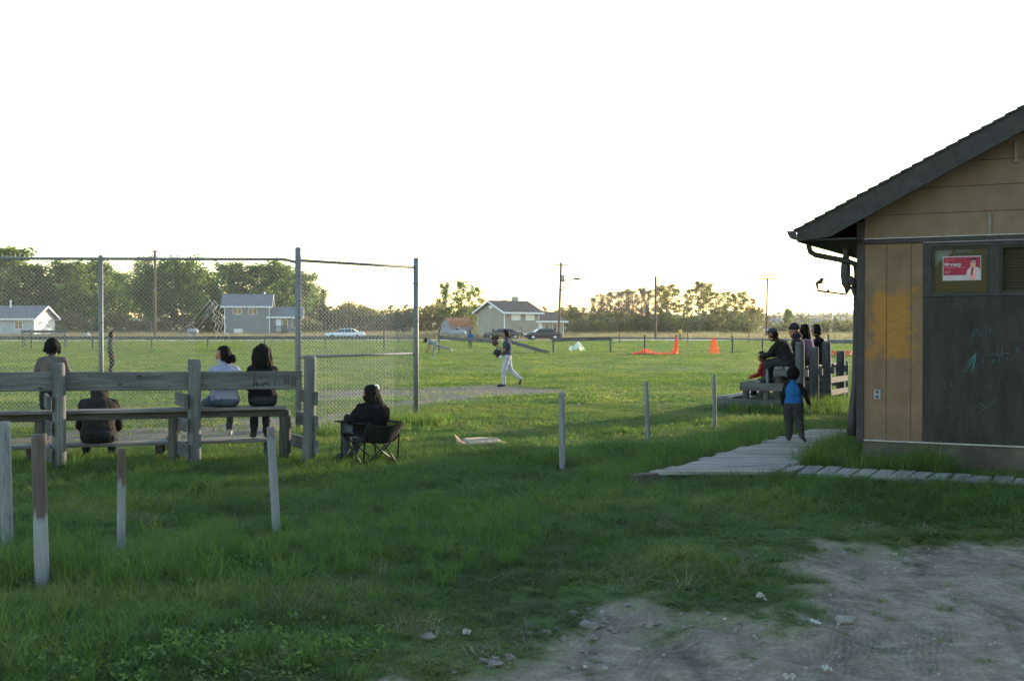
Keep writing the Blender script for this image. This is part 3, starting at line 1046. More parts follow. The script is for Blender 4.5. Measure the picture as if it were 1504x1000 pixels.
# ------------------------------------------------------------------ power poles, lamps, wires
def pole(px, py_top, Y, label, cross=None, lean=0.0, r=0.16):
    X = (px - 752) / F * Y
    z0 = g1(X, Y)
    zt = EYE - (py_top - HZ) / F * Y
    o = empty('power_pole', (X, Y, z0), 0, label, 'power pole', None)
    post('pole', (-lean, 0, -.3), (0, 0, zt - z0), r, M['pole_wood'], o)
    if cross:
        w, dz = cross
        ca = plank('crossarm', (-w, -.22, zt - z0 - dz), (w, -.22, zt - z0 - dz), 0.12, 0.16, M['pole_wood'], o)
        for k in (-.92, 0, .92):
            lpart(MB().tube([(k * w + 1.0 * w, 0, .08), (k * w + w, 0, .36)], [.07, .05], 6), 'insulator', M['flashing'], ca)
    return o, z0, zt


def lamp(o, p0, p1):
    a = lpart(MB().tube([p0, tuple((Vector(p0) * .45 + Vector(p1) * .55) + Vector((0, 0, .25))), p1], .085, 6), 'lamp_arm', M['flashing'], o)
    hd = Vector(p1) + Vector((0.35, 0, -.05))
    lpart(MB().ell(hd, (.5, .2, .16), nu=10, nv=6), 'lamp_head', M['dark_metal'], a)


o, z0, zt = pole(228, 368, 150, 'tall brown power pole in front of the willows', (0.35, .15))
lamp(o, (0, -.2, 6.2), (.35, -.4, 6.55))
o, z0, zt = pole(824, 385, 150, 'power pole with crossarm, transformer and street lamp beside the tan house', (0.95, .35), lean=0.35)
lpart(MB().tube([(.28, -.25, zt - 2.75), (.28, -.25, zt - 1.85)], .24, 10), 'transformer', M['flashing'], o)
lamp(o, (0, -.15, zt - 3.9), (1.65, -.3, zt - 2.3))
pole(963, 406, 146, 'plain wooden pole without a crossarm in front of the aspens')
pole(1127, 409, 160, 'thin pole with one crossarm above the far bungalows', (1.05, .1), lean=.15, r=.13)
for px, top, Y, lb in ((1141, 440, 300, 'slim far street lamp right of the crossarm pole'), (1222, 450, 320, 'slim far street lamp left of the clubhouse')):
    X = (px - 752) / F * Y
    z0 = g1(X, Y); zt = EYE - (top - HZ) / F * Y
    o = empty('street_lamp', (X, Y, z0), 0, lb, 'street lamp')
    lpart(MB().tube([(0, 0, 0), (0, 0, zt - z0 - .5)], .1, 6), 'pole', M['flashing'], o)
    sg = 1 if px < 1200 else -1
    hdp = lpart(MB().tube([(0, 0, zt - z0 - .5), (.5 * sg, 0, zt - z0), (1.8 * sg, 0, zt - z0)], .07, 6), 'lamp_arm', M['flashing'], o)
    lpart(MB().ell((2.0 * sg, 0, zt - z0), (.5, .2, .12), nu=8, nv=6), 'lamp_head', M['flashing'], hdp)


def wire(pts, label, r=0.018):
    mb = MB()
    q = []
    for a, b in zip(pts[:-1], pts[1:]):
        a, b = Vector(a), Vector(b)
        for k in range(12):
            t = k / 12
            q.append(a.lerp(b, t) + Vector((0, 0, -1.1 * 4 * t * (1 - t) * (a - b).length / 60)))
    q.append(Vector(pts[-1]))
    mb.tube(q, r, 4)
    o = mb.build('power_line', M['dark_metal'])
    tag(o, label, 'power line')


wire([at(-260, 366, 150), at(228, 370, 150), at(824, 424, 150), at(963, 430, 146), at(1127, 432, 160), at(1500, 434, 170)], 'low sagging power line strung from pole to pole over the road')
wire([at(-260, 362, 151), at(228, 369, 151)], 'upper power line leaving the tall brown pole to the left')

# ------------------------------------------------------------------ cars and tanks
def paint(name, c):
    m = plain(name, c, 0.3, 0.05, 3, 0, 0.2, 0.6)
    m.node_tree.nodes['Principled BSDF'].inputs['Coat Weight'].default_value = 0.5
    return m


def car(px, py, Y, rz, colr, label, L=4.7):
    X = (px - 752) / F * Y
    z0 = g1(X, Y) + (0.06 if abs(RY(X) - Y) < 3.6 else 0)
    o = empty('parked_car', (X, Y, z0), rz, label, 'car')
    k = L / 4.7
    st = [(-2.35, .35, .62, .62, .62), (-2.28, .24, .78, .80, .80), (-1.7, .2, .88, .92, .82), (-1.2, .2, .90, .94, .86), (-.55, .2, .92, 1.36, .64), (0.25, .2, .93, 1.42, .66), (0.9, .2, .93, 1.38, .64), (1.55, .2, .95, .99, .84), (2.1, .22, .94, .97, .80), (2.3, .3, .80, .82, .74), (2.35, .4, .62, .64, .70)]
    v, f = [], []
    for x, zb, zl, zt, wr in st:
        hw = .88 if abs(x) < 2.1 else (.82 if abs(x) < 2.32 else .74)
        sec = [(0, zb), (hw * .8, zb), (hw, zb + .12), (hw, zl - .1), (hw * .97, zl), (min(wr, hw * .97), zt - .06 if zt > zl + .1 else zt), (wr * .8, zt), (0, zt + .01)]
        v += [(x * k, -a, b) for a, b in sec] + [(x * k, a, b) for a, b in reversed(sec[1:-1])]
    n = 14
    for i in range(len(st) - 1):
        for j_ in range(n):
            f.append((i * n + j_, i * n + (j_ + 1) % n, (i + 1) * n + (j_ + 1) % n, (i + 1) * n + j_))
    f += [tuple(range(n)), tuple((len(st) - 1) * n + j_ for j_ in range(n - 1, -1, -1))]
    lpart(MB().add(v, f, 0, True), 'body', paint('car_paint', colr), o)
    for sgn in (-1, 1):
        for pts in ([(-1.08, .97), (-.1, .97), (-.1, 1.33), (-.5, 1.30)], [(-.02, .97), (.72, .97), (.72, 1.34), (-.02, 1.345)], [(.8, .97), (1.36, .99), (.92, 1.31), (.8, 1.33)]):
            yy = lambda z: .885 - (z - .93) * .50
            vs = [(a * k, sgn * (yy(b) + .015), b) for a, b in pts]
            lpart(MB().add(vs, [(0, 1, 2, 3)]), 'side_window', M['glass'], o)
    lpart(MB().add([(-1.18 * k, -.78, .96), (-1.18 * k, .78, .96), (-.62 * k, .58, 1.345), (-.62 * k, -.58, 1.345)], [(0, 1, 2, 3)]), 'windscreen', M['glass'], o)
    lpart(MB().add([(1.52 * k, -.76, 1.02), (1.52 * k, .76, 1.02), (1.0 * k, .58, 1.375), (1.0 * k, -.58, 1.375)], [(0, 3, 2, 1)]), 'rear_window', M['glass'], o)
    for xx in (-1.45 * k, 1.42 * k):
        for sgn in (-1, 1):
            wl = lpart(MB().tube([(xx, sgn * .70, .32), (xx, sgn * .895, .32)], .32, 16), 'wheel', M['rubber'], o)
            lpart(MB().tube([(xx, sgn * .88, .32), (xx, sgn * .905, .32)], .2, 12), 'rim', M['rim'], wl)
    for sgn in (-1, 1):
        lpart(MB().ell((-2.27 * k, sgn * .62, .68), (.08, .17, .08), nu=8, nv=6), 'headlight', M['lamp_glass'], o)
        lpart(MB().ell((2.28 * k, sgn * .62, .74), (.07, .15, .09), nu=8, nv=6), 'taillight', M['tail'], o)
    return o


car(507, 500, 142, R(4), (0.42, 0.46, 0.52), 'pale silver sedan parked on the road behind the backstop', 4.9)
car(739, 498, 152, R(3), (0.018, 0.022, 0.028), 'dark sedan with tan rear parked against the tan house', 5.2)
car(797, 502, 143, R(12), (0.012, 0.012, 0.014), 'black sedan with bright headlight beside the street lamp pole', 4.5)


def tank(px, py, Y, rz, L, r, label, legs=True):
    X = (px - 752) / F * Y
    z0 = g1(X, Y)
    zc = EYE - (py - HZ) / F * Y
    o = empty('propane_tank', (X, Y, z0), rz, label, 'propane tank')
    q = [(-L / 2, .05), (-L / 2 + .06, r * .55), (-L / 2 + .2, r * .85), (-L / 2 + .4, r), (L / 2 - .4, r), (L / 2 - .2, r * .85), (L / 2 - .06, r * .55), (L / 2, .05)]
    lpart(MB().tube([(a, 0, zc - z0) for a, b in q], [b for a, b in q], 14), 'body', M['tank'], o)
    for k in (-.55, .55):
        lpart(MB().box((k * L / 2 - .1, -r * .6, -.05), (k * L / 2 + .1, r * .6, zc - z0 - r * .8)), 'leg', M['concrete'], o)
    lpart(MB().tube([(0, 0, zc - z0 + r * .95), (0, 0, zc - z0 + r + .22)], .18, 8), 'valve_cover', M['dark_metal'], o)


tank(283, 486.5, 150, R(40), 1.5, .38, 'white rounded propane tank at the edge of the wood')
tank(127, 493, 158, R(70), 1.3, .42, 'small white tank half hidden behind the field rail')
tank(672, 489, 148, R(8), 2.2, .42, 'silver propane tank on legs in front of the brown roofed shed')

# ------------------------------------------------------------------ the clubhouse
A = R(27)
C0 = Vector((4.475, 14.8, 0))
EU = Vector((math.cos(A), -math.sin(A), 0)); EI = Vector((math.sin(A), math.cos(A), 0))
BW, BL_ = 9.0, 14.0


def bm_(px, py, yin=0.0):           # the point of a plane of the clubhouse seen there, in its own coordinates
    t = (px - 752) / F
    b = C0 + EI * yin
    u = (t * b.y - b.x) / (EU.x - t * EU.y)
    Y = b.y + u * EU.y
    return u, EYE - (py - HZ) / F * Y


club = empty('clubhouse', tuple(C0), -A, 'tan clubhouse with dark shutter, brown roof and orange painted patch', 'building')
uL, zL = bm_(1170, 334, -.45)
uR, zR = bm_(1504, 152, -.45)
SL = (zR - zL) / (uR - uL)
EAVE = uL
RIDGE = BW / 2
ztop = lambda u: zL + SL * (u - uL)
zsoff = bm_(1172, 355, -.45)[1]
zt0, zt1 = bm_(1300, 358)[1], bm_(1300, 350)[1]
zb = bm_(1268, 646)[1]
u1302, u1338, u1356 = bm_(1302, 500)[0], bm_(1338, 500)[0], bm_(1356, 500)[0]
w0, wz0 = bm_(1368, 432); w1, wz1 = bm_(1453, 362)
m0, m1 = bm_(1453, 400)[0], bm_(1468, 400)[0]

m, nt, bs, out = new_mat('painted_plywood')
v = mapped(nt, (1, 1, 1), club)
sx = nd(nt, 'ShaderNodeSeparateXYZ'); nt.links.new(v, sx.inputs[0])
n1 = noise(nt, v, 3.5, 6, 0.65)
vf = mapped(nt, (9, 9, 110), club)
n2 = noise(nt, vf, 2.0, 4, 0.6)
base = ramp(nt, n1, [(0.3, (0.098, 0.063, 0.038)), (0.7, (0.142, 0.093, 0.058))])
base = mixc(nt, 0.45, base, ramp(nt, n2, [(0.3, (0.72, 0.72, 0.72)), (0.7, (1.2, 1.2, 1.2))]), 'MULTIPLY')
pa = bm_(1275, 528); pb = bm_(1347, 420)
cu, cz, hu, hz_ = (pa[0] + pb[0]) / 2, (pa[1] + pb[1]) / 2, (pb[0] - pa[0]) / 2, (pb[1] - pa[1]) / 2


def mth(op, a, b=None):
    x = nd(nt, 'ShaderNodeMath', operation=op)
    for i, q in enumerate((a, b)):
        if q is None:
            continue
        if isinstance(q, (int, float)):
            x.inputs[i].default_value = q
        else:
            nt.links.new(q, x.inputs[i])
    return x.outputs[0]


du = mth('SUBTRACT', hu, mth('ABSOLUTE', mth('SUBTRACT', sx.outputs[0], cu)))
dz = mth('SUBTRACT', hz_, mth('ABSOLUTE', mth('SUBTRACT', sx.outputs[2], cz)))
dd = mth('MINIMUM', du, dz)
pn = noise(nt, v, 6.0, 7, 0.68)
pf = mth('MULTIPLY', mth('ADD', dd, mth('MULTIPLY', mth('SUBTRACT', pn, 0.50), 0.75)), 9.0)
cl = nd(nt, 'ShaderNodeClamp'); nt.links.new(pf, cl.inputs[0])
pf2 = mth('MULTIPLY', cl.outputs[0], mth('ADD', .45, mth('MULTIPLY', noise(nt, v, 11.0, 5, .7), .75)))
splash = mth('MULTIPLY', mth('SUBTRACT', zb + .42, sx.outputs[2]), 2.2)
splash = mth('MULTIPLY', mth('MAXIMUM', splash, 0.0), mth('MAXIMUM', mth('MULTIPLY', mth('SUBTRACT', noise(nt, v, 16.0, 6, .75), .42), 3.0), 0.0))
base = mixc(nt, mth('MINIMUM', splash, .8), base, (0.060, 0.050, 0.040))
orange = ramp(nt, noise(nt, mapped(nt, (6, 6, 40), club), 1.5, 5, .65), [(0.3, (0.165, 0.077, 0.015)), (0.7, (0.255, 0.126, 0.025))])
nt.links.new(mixc(nt, pf2, base, orange), bs.inputs['Base Color'])
bs.inputs['Roughness'].default_value = 0.8
bs.inputs['Specular IOR Level'].default_value = 0.2
bump(nt, bs, n2, 0.35, 0.004)
M['plywood'] = m
m, nt, bs, out = new_mat('gable_board')
v = mapped(nt, (1, 1, 1), club)
oi = nd(nt, 'ShaderNodeObjectInfo')
n1 = noise(nt, v, 2.5, 6, 0.65)
n2 = noise(nt, mapped(nt, (5, 5, 60), club), 3.0, 5, 0.6)
base = ramp(nt, n1, [(0.3, (0.102, 0.073, 0.047)), (0.7, (0.143, 0.104, 0.070))])
base = mixc(nt, 0.5, base, ramp(nt, n2, [(0.3, (0.75, 0.75, 0.75)), (0.7, (1.2, 1.2, 1.2))]), 'MULTIPLY')
nt.links.new(mixc(nt, 1.0, base, ramp(nt, oi.outputs['Random'], [(0, (0.9, 0.9, 0.9)), (1, (1.08, 1.06, 1.05))]), 'MULTIPLY'), bs.inputs['Base Color'])
bs.inputs['Roughness'].default_value = 0.8
bs.inputs['Specular IOR Level'].default_value = 0.2
bump(nt, bs, n2, 0.4, 0.004)
M['gable'] = m

# the body of the hut: foundation, walls, gable behind the boards
fo = lpart(MB().box((.03, .03, -.4), (BW - .03, BL_ - .03, zb - .004)), 'foundation', M['foundation'], club)
lpart(MB().box((.012, .012, -.4), (BW - .01, .028, zb - .012)), 'skirt_board', M['foundation'], club)
core = MB()
zr = ztop(RIDGE) - .2
poly = [(.03, zb), (BW - .03, zb), (BW - .03, ztop(0) - .24), (RIDGE, zr), (.03, ztop(0) - .24)]
core.prism(poly, .13, BL_ - .03)
lpart(core, 'wall', M['gable'], club)
lpart(MB().box((-.0, .13, zb), (.028, BL_ - .03, ztop(0) - .26)), 'side_wall', M['gable'], club)
for a, b in ((.028, u1302 - .004), (u1302 + .004, u1338 - .004), (u1338 + .004, u1356 - .004)):
    lpart(MB().box((a, -.0, zb + .012), (b, .0115, zt0 - .003)), 'plywood_panel', M['plywood'], club)
lpart(MB().box((.03, .012, zb + .014), (u1356 - .01, .128, zt0 - .005)), 'groove_backing', M['plywood'], club)
lpart(MB().box((-.065, -.022, zb - .02), (.026, .12, ztop(0) - .30)), 'corner_board', M['dark_trim'], club)
lpart(MB().box((.028, -.03, zt0 + .002), (BW, .09, zt1 - .012)), 'trim_board', M['dark_trim'], club)
lpart(MB().box((.027, -.038, zt1 - .010), (BW, .09, zt1)), 'drip_cap', M['flashing'], club)
lpart(MB().box((u1356, -.036, zt0 - .008), (BW, .0, zt0)), 'drip_cap', plain('thin_metal', (.22, .21, .22), .5, .2), club)
lpart(MB().box((.0, -.016, zb - .008), (BW, .09, zb + .008)), 'base_flashing', M['flashing'], club)
# gable boards, each lapped over the one below
rows = [bm_(1268, y)[1] for y in (352, 318, 281.5, 246.5, 212)]
dzr = rows[-1] - rows[-2]
while rows[-1] < zr - .1:
    rows.append(rows[-1] + dzr)
zund = lambda u: ztop(u) - .235
for k in range(len(rows) - 1):
    z0, z1 = rows[k] + .004, rows[k + 1]
    ul = lambda z: max(.03, (z - zund(0)) / SL)
    if ul(z0) > RIDGE - .1:
        break
    a0, a1 = ul(z0), min(ul(z1), RIDGE)
    p = [(a0, z0), (2 * RIDGE - a0, z0), (2 * RIDGE - a1, z1), (a1, z1)]
    if a0 <= .031 and a1 > .031:
        p = [(a0, z0), (2 * RIDGE - a0, z0), (2 * RIDGE - a0, zund(0)), (2 * RIDGE - a1, z1), (a1, z1), (a0, max(z0 + .01, zund(0.03)))]
    mb = MB().prism(p, 0, .12)
    mb.v = [(x, y - .014 if (abs(z - z0) < .02 and y < .05) else y, z) for x, y, z in mb.v]
    lpart(mb, 'siding_board', M['gable'], club)
for (px, ya, yb2) in ((1453, 344, 314), (1491, 239, 208)):
    u, z0 = bm_(px, ya, -.02); z1 = bm_(px, yb2, -.02)[1]
    lpart(MB().box((u - .018, -.032, z0), (u + .018, -.004, z1)), 'joint_batten', M['batten'], club)
# shutter board below the window
ue = u1356
k = 0
while ue < BW - .1:
    un = min(ue + 2.44, BW)
    sh = lpart(MB().box((ue + .002, -.012, zb + .01), (un - .004, .1, wz0 - .035)), 'shutter_board', M['shutter'], club)
    if k == 0:
        shutter = sh
    ue = un; k += 1
# window strip
wf = MB()
zs, zh = wz0, wz1 + .01
wf.box((u1356, -.02, zs - .03), (BW, .125, zs)); wf.box((u1356, -.02, zh), (BW, .125, zt0 - .009))
wf.box((u1356, -.02, zs + .001), (w0, .125, zh - .001))
ws = [(w0, m0)]
mu = m0
while mu < BW - 1:
    wf.box((mu, -.02, zs + .001), (mu + (m1 - m0), .125, zh - .001))
    ws.append((mu + m1 - m0, mu + m1 - m0 + (m0 - w0)))
    mu = ws[-1][1]
wf.box((ws[-1][1], -.02, zs + .001), (BW, .125, zh - .001))
wfo = lpart(wf, 'window_frame', M['dark_trim'], club)
wfr = MB()
for a, b in ws:
    wfr.box((a, .0, zs), (a + .03, .05, zh)); wfr.box((b - .03, .0, zs), (b, .05, zh)); wfr.box((a + .03, .0, zs), (b - .03, .05, zs + .03)); wfr.box((a + .03, .0, zh - .03), (b - .03, .05, zh))
lpart(wfr, 'sash', plain('sash_paint', (.03, .03, .022), .6, .2), club)
gmat, nt, bs, out = new_mat('window_glass')
bs.inputs['Base Color'].default_value = (.01, .01, .008, 1)
bs.inputs['Roughness'].default_value = .10
bs.inputs['Specular IOR Level'].default_value = .12
gmat.name = 'dark_window_glass'
bs.inputs['Base Color'].default_value = (.016, .0145, .006, 1)
gclear, nt, bs2, out2 = new_mat('clear_window_glass')
tr = nd(nt, 'ShaderNodeBsdfTransparent'); tr.inputs[0].default_value = (.82, .83, .80, 1)
nt.links.new(tr.outputs[0], out2.inputs[0])
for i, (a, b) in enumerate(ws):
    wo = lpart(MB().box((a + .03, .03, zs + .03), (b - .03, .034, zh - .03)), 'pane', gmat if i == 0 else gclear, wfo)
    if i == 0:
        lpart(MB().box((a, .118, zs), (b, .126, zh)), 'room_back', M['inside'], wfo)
        # pale flat patches set just in front of the pane
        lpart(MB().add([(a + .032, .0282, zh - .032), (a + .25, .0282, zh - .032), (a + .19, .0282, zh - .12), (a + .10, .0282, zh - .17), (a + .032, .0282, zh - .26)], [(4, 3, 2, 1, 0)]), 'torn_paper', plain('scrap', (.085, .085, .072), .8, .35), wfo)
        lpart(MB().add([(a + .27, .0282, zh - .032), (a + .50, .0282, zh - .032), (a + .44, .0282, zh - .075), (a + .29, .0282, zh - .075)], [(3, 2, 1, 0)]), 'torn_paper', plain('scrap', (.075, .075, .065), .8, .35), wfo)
    else:
        nsl = 15
        for q in range(nsl):
            z = zs + .03 + (zh - zs - .06) * (q + .5) / nsl
            mb = MB().box((a + .03, .06, z - .016), (b - .03, .062, z + .014))
            mb.v = [(x, y + (.012 if zz > z else 0), zz) for x, y, zz in mb.v]
            lpart(mb, 'blind_slat', M['blind'], wfo)
        lpart(MB().box((a, .118, zs), (b, .126, zh)), 'room_back', M['inside'], wfo)
# roof: rake boards, deck, shingle courses, gutter
Y0, Y1 = -.45, BL_ + .45
for sgn in (0, 1):
    fx = (lambda u: u) if sgn == 0 else (lambda u: 2 * RIDGE - u)
    us = [EAVE, RIDGE]
    dk = MB()
    p = [(fx(EAVE), ztop(EAVE) - .19), (fx(RIDGE), ztop(RIDGE) - .19), (fx(RIDGE), ztop(RIDGE) - .05), (fx(EAVE), ztop(EAVE) - .05)]
    dk.prism(p, Y0 + .04, Y1 - .04)
    rf = lpart(dk, 'roof', M['soffit'], club)
    for ya, yb2 in ((Y0, Y0 + .038), (Y1 - .038, Y1)):
        p = [(fx(EAVE), zsoff), (fx(EAVE + .42), zsoff + SL * .10), (fx(RIDGE), ztop(RIDGE) - .265), (fx(RIDGE), ztop(RIDGE) - .04), (fx(EAVE), ztop(EAVE) - .04)]
        lpart(MB().prism(p, ya, yb2), 'rake_board', M['dark_trim'], rf)
    lpart(MB().box((min(fx(EAVE), fx(EAVE + .03)), Y0 + .04, zsoff), (max(fx(EAVE), fx(EAVE + .03)), Y1 - .04, ztop(EAVE) - .05)), 'eave_board', M['dark_trim'], rf)
    lpart(MB().box((min(fx(EAVE + .032), fx(-.002)), Y0 + .04, zsoff + .01), (max(fx(EAVE + .032), fx(-.002)), Y1 - .04, zsoff + .03)), 'soffit', M['soffit'], rf)
    sm_ = MB()
    nc = int((RIDGE - EAVE + .04) / .13)
    for q in range(nc):
        u0 = EAVE - .04 + q * .13
        ext = random.uniform(-.005, .005)
        n_ = 30
        for w_ in range(n_):
            ya = Y0 - .025 + ext + (Y1 - Y0 + .05) * w_ / n_
            yb2 = ya + (Y1 - Y0 + .05) / n_ - .012
            j = random.uniform(-.003, .003)
            z0, z1 = ztop(u0) - .012 + j, ztop(u0 + .15) - .03
            v = [(fx(u0), ya, z0 - .02), (fx(u0 + .15), ya, z1 - .02), (fx(u0 + .15), yb2, z1 - .02), (fx(u0), yb2, z0 - .02)]
            v += [(a, b, c_ + .028) for a, b, c_ in v]
            sm_.add(v, [(0, 3, 2, 1), (4, 5, 6, 7), (0, 1, 5, 4), (1, 2, 6, 5), (2, 3, 7, 6), (3, 0, 4, 7)])
    so = lpart(sm_, 'shingles', M['shingle'], rf); so['kind'] = 'stuff'
    gx = fx(EAVE)
    s_ = -1 if sgn == 0 else 1
    prof = [(gx, zsoff + .03), (gx + s_ * .07, zsoff + .035), (gx + s_ * .10, zsoff + .075), (gx + s_ * .125, zsoff + .135), (gx + s_ * .115, zsoff + .135), (gx + s_ * .09, zsoff + .08), (gx + s_ * .06, zsoff + .047), (gx, zsoff + .045)]
    gt = lpart(MB().prism(prof, Y0 - .03, Y1), 'gutter', M['dark_metal'], rf)
    lpart(MB().prism(prof[:4] + [(gx, zsoff + .135)], Y0 - .034, Y0 - .028), 'gutter_cap', M['dark_metal'], gt)
ds = MB()
pp = lambda px, py, yi: (lambda q: (q[0], yi, q[1]))(bm_(px, py, yi))
ds.tube([pp(1187.5, 352, -.1), pp(1187.5, 362, -.1), pp(1190, 370, -.07), pp(1197, 374.5, 0), pp(1245, 384, .1), pp(1256, 388, .16), pp(1259, 400, .2), pp(1258, 480, .2), pp(1257, 560, .2), pp(1252, 615, .18), pp(1251, 640, .16)], [.036, .036, .037, .038, .038, .04, .045, .045, .05, .06, .06], 8)
lpart(ds, 'downspout', M['dark_metal'], club)
# electrical outlet
u, z = bm_(1289, 579, 0)
oo = lpart(MB().box((u - .04, -.014, z - .06), (u + .04, -.001, z + .06)), 'outlet', M['outlet'], club)
for dz_ in (-.03, .03):
    lpart(MB().box((u - .017, -.017, z + dz_ - .017), (u + .017, -.0145, z + dz_ + .017)), 'socket', M['dark_metal'], oo)
# chalk writing on the shutter
def strokes(parent, lines, mapf, rad, mat, name):
    mb = MB()
    for ln in lines:
        mb.tube([mapf(*p) for p in ln], rad, 4)
    return lpart(mb, name, mat, parent)


cp = lambda x, y: (lambda q: (q[0], -.0125, q[1]))(bm_(1400 + x / 10, 460 + y / 10, -.012))
strokes(shutter, [[(285, 405), (305, 260)], [(305, 260), (370, 222), (380, 240), (330, 300)], [(395, 280), (400, 325), (430, 325), (437, 285), (442, 330)], [(490, 285), (470, 310), (490, 330)], [(550, 220), (545, 320)], [(600, 262), (555, 275), (600, 345)],
                  [(505, 555), (470, 650)], [(510, 610), (600, 600)], [(600, 570), (590, 630)], [(655, 540), (625, 620), (690, 620)], [(720, 490), (718, 660)], [(640, 612), (850, 575)], [(925, 490), (930, 600)], [(960, 490), (955, 600)], [(990, 540), (1000, 600)],
                  [(800, 640), (790, 690)], [(855, 640), (860, 690)], [(510, 680), (510, 720)], [(560, 690), (640, 690), (630, 710)], [(680, 660), (690, 720)]], cp, .0045, M['chalk'], 'chalk_writing')
strokes(shutter, [[(440, 690), (445, 725)], [(560, 700), (600, 715)], [(335, 590), (180, 760)], [(330, 600), (160, 860)], [(335, 600), (205, 850)], [(340, 600), (250, 885)], [(338, 605), (285, 900)], [(335, 600), (265, 890)], [(160, 855), (205, 840)]], cp, .007, M['chalk'], 'chalk_arrow')
cp2 = lambda x, y: (lambda q: (q[0], -.0125, q[1]))(bm_(x, y, -.012))
strokes(shutter, [[(1396, 565), (1399, 568)], [(1398, 563), (1399, 567)], [(1433, 600), (1440, 592), (1452, 600)], [(1436, 608), (1466, 585)], [(1388, 597), (1399, 599)], [(1452, 566), (1455, 569)]], cp2, .0035, M['chalk'], 'scuff_marks')

# the poster behind the window
pu0, pz1 = bm_(1384, 377, .02); pu1, pz0 = bm_(1440.5, 411.5, .02)
pst = empty('election_poster', tuple(C0), -A, 'red and white poster with a man in the left window of the clubhouse', 'poster')
PW, PH = pu1 - pu0, pz1 - pz0
Q = lambda x, y, d=0: (pu0 + x * PW, .026 - d, pz0 + y * PH)


def flat(parent, pts, d, mat, name):
    n = len(pts)
    v = [Q(x, y, d) for x, y in pts] + [Q(x, y, d - .0012) for x, y in pts]
    return lpart(MB().add(v, [tuple(range(n)), tuple(range(2 * n - 1, n - 1, -1))] + [(i, i + n, (i + 1) % n + n, (i + 1) % n) for i in range(n)]), name, M[mat], parent)


flat(pst, [(0, 0), (1, 0), (1, 1), (0, 1)], 0, 'white_print', 'sheet')
flat(pst, [(.02, .22), (.98, .22), (.98, .96), (.02, .96)], .0015, 'red_print', 'red_field')
flat(pst, [(.60, .03), (.97, .03), (.99, .35), (.95, .50), (.85, .57), (.74, .56), (.66, .46), (.62, .3)], .003, 'white_print', 'man_jacket')
flat(pst, [(.69, .03), (.84, .03), (.90, .45), (.84, .56), (.76, .54), (.68, .40)], .0045, 'vest_print', 'man_vest')
flat(pst, [(.74, .2), (.78, .2), (.80, .53), (.76, .53)], .006, 'black_print', 'man_tie')
flat(pst, [(.73, .58), (.77, .52), (.82, .52), (.86, .60), (.87, .74), (.84, .84), (.76, .84), (.73, .74)], .006, 'face_print', 'man_face')
flat(pst, [(.725, .74), (.735, .86), (.78, .91), (.84, .91), (.875, .85), (.88, .74), (.86, .80), (.80, .82), (.745, .80)], .0075, 'black_print', 'man_hair')
flat(pst, [(.745, .725), (.855, .725), (.855, .755), (.745, .755)], .0078, 'black_print', 'man_brow')


def lettering(txt, x, y, size, mat, name, parent=None, bold=0.0):
    cu = bpy.data.curves.new(name, 'FONT')
    cu.body = txt
    cu.size = size
    cu.offset = bold
    cu.extrude = .0004
    tmp = bpy.data.objects.new(name, cu)
    col.objects.link(tmp)
    dg = bpy.context.evaluated_depsgraph_get()
    me = bpy.data.meshes.new_from_object(tmp.evaluated_get(dg))
    bpy.data.objects.remove(tmp)
    p = Q(x, y, .0024)
    me.transform(Matrix.Translation(p) @ Matrix.Rotation(R(90), 4, 'X'))
    me.materials.clear(); me.materials.append(M[mat])
    o = bpy.data.objects.new(name, me)
    o.parent = parent or pst
    col.objects.link(o)
    return o


lettering('Garry', .05, .80, PH * .17, 'pink_print', 'first_line')
lettering('Merasty', .05, .60, PH * .20, 'white_print', 'second_line', bold=.002)
for i, (x0, x1, y) in enumerate(((.05, .30, .52), (.32, .58, .52), (.05, .22, .36), (.05, .18, .30))):
    flat(pst, [(x0, y), (x1, y), (x1, y + .035), (x0, y + .035)], .0028, 'pink_print', 'small_print')
for x0, x1 in ((.06, .12), (.16, .30), (.34, .40), (.45, .58)):
    flat(pst, [(x0, .10), (x1, .10), (x1, .14), (x0, .14)], .0016, 'vest_print', 'small_print')

# flood light bracket under the eave
yi = .16
fl = empty('floodlight_bracket', tuple(C0), -A, 'dark lamp housing with thin bent arm hanging under the clubhouse eave', 'floodlight')
P = lambda x, y, d=0: (lambda q: (q[0], yi + d, q[1]))(bm_(1150 + x / 7.69, 320 + y / 7.69, yi + d))
lpart(MB().tube([P(715, 340), P(712, 400), P(705, 470), P(704, 560), P(703, 650), P(712, 740), P(728, 800), P(712, 862)], [.045, .032, .05, .062, .063, .06, .04, .012], 10), 'housing', M['dark_metal'], fl)
lpart(MB().tube([P(740, 680), P(770, 715), P(800, 740), P(822, 775)], [.06, .05, .045, .03], 8), 'mount', M['dark_metal'], fl)
lpart(MB().tube([P(775, 770), P(800, 840), P(822, 892), P(850, 910)], [.03, .03, .022, .02], 6), 'stay', M['dark_metal'], fl)
arm = lpart(MB().tube([P(712, 866), P(600, 850), P(400, 825), P(378, 742)], [.012, .013, .016, .02], 6), 'lamp_arm', M['dark_metal'], fl)
lpart(MB().tube([P(372, 742), P(410, 725), P(436, 708), P(446, 712)], [.016, .028, .04, .046], 8), 'lamp_head', M['dark_metal'], arm)
lpart(MB().ell(P(510, 822), (.02, .02, .02), nu=6, nv=4), 'knob', M['dark_metal'], arm)
lpart(MB().tube([P(715, 865), P(665, 850), P(662, 905), P(690, 945), P(750, 995), P(790, 985), P(802, 930), P(800, 880), P(740, 866)], .004, 4), 'loose_cable', M['dark_metal'], fl)
lpart(MB().tube([P(800, 985), P(790, 1060), P(795, 1110)], .004, 4), 'loose_cable', M['dark_metal'], fl)

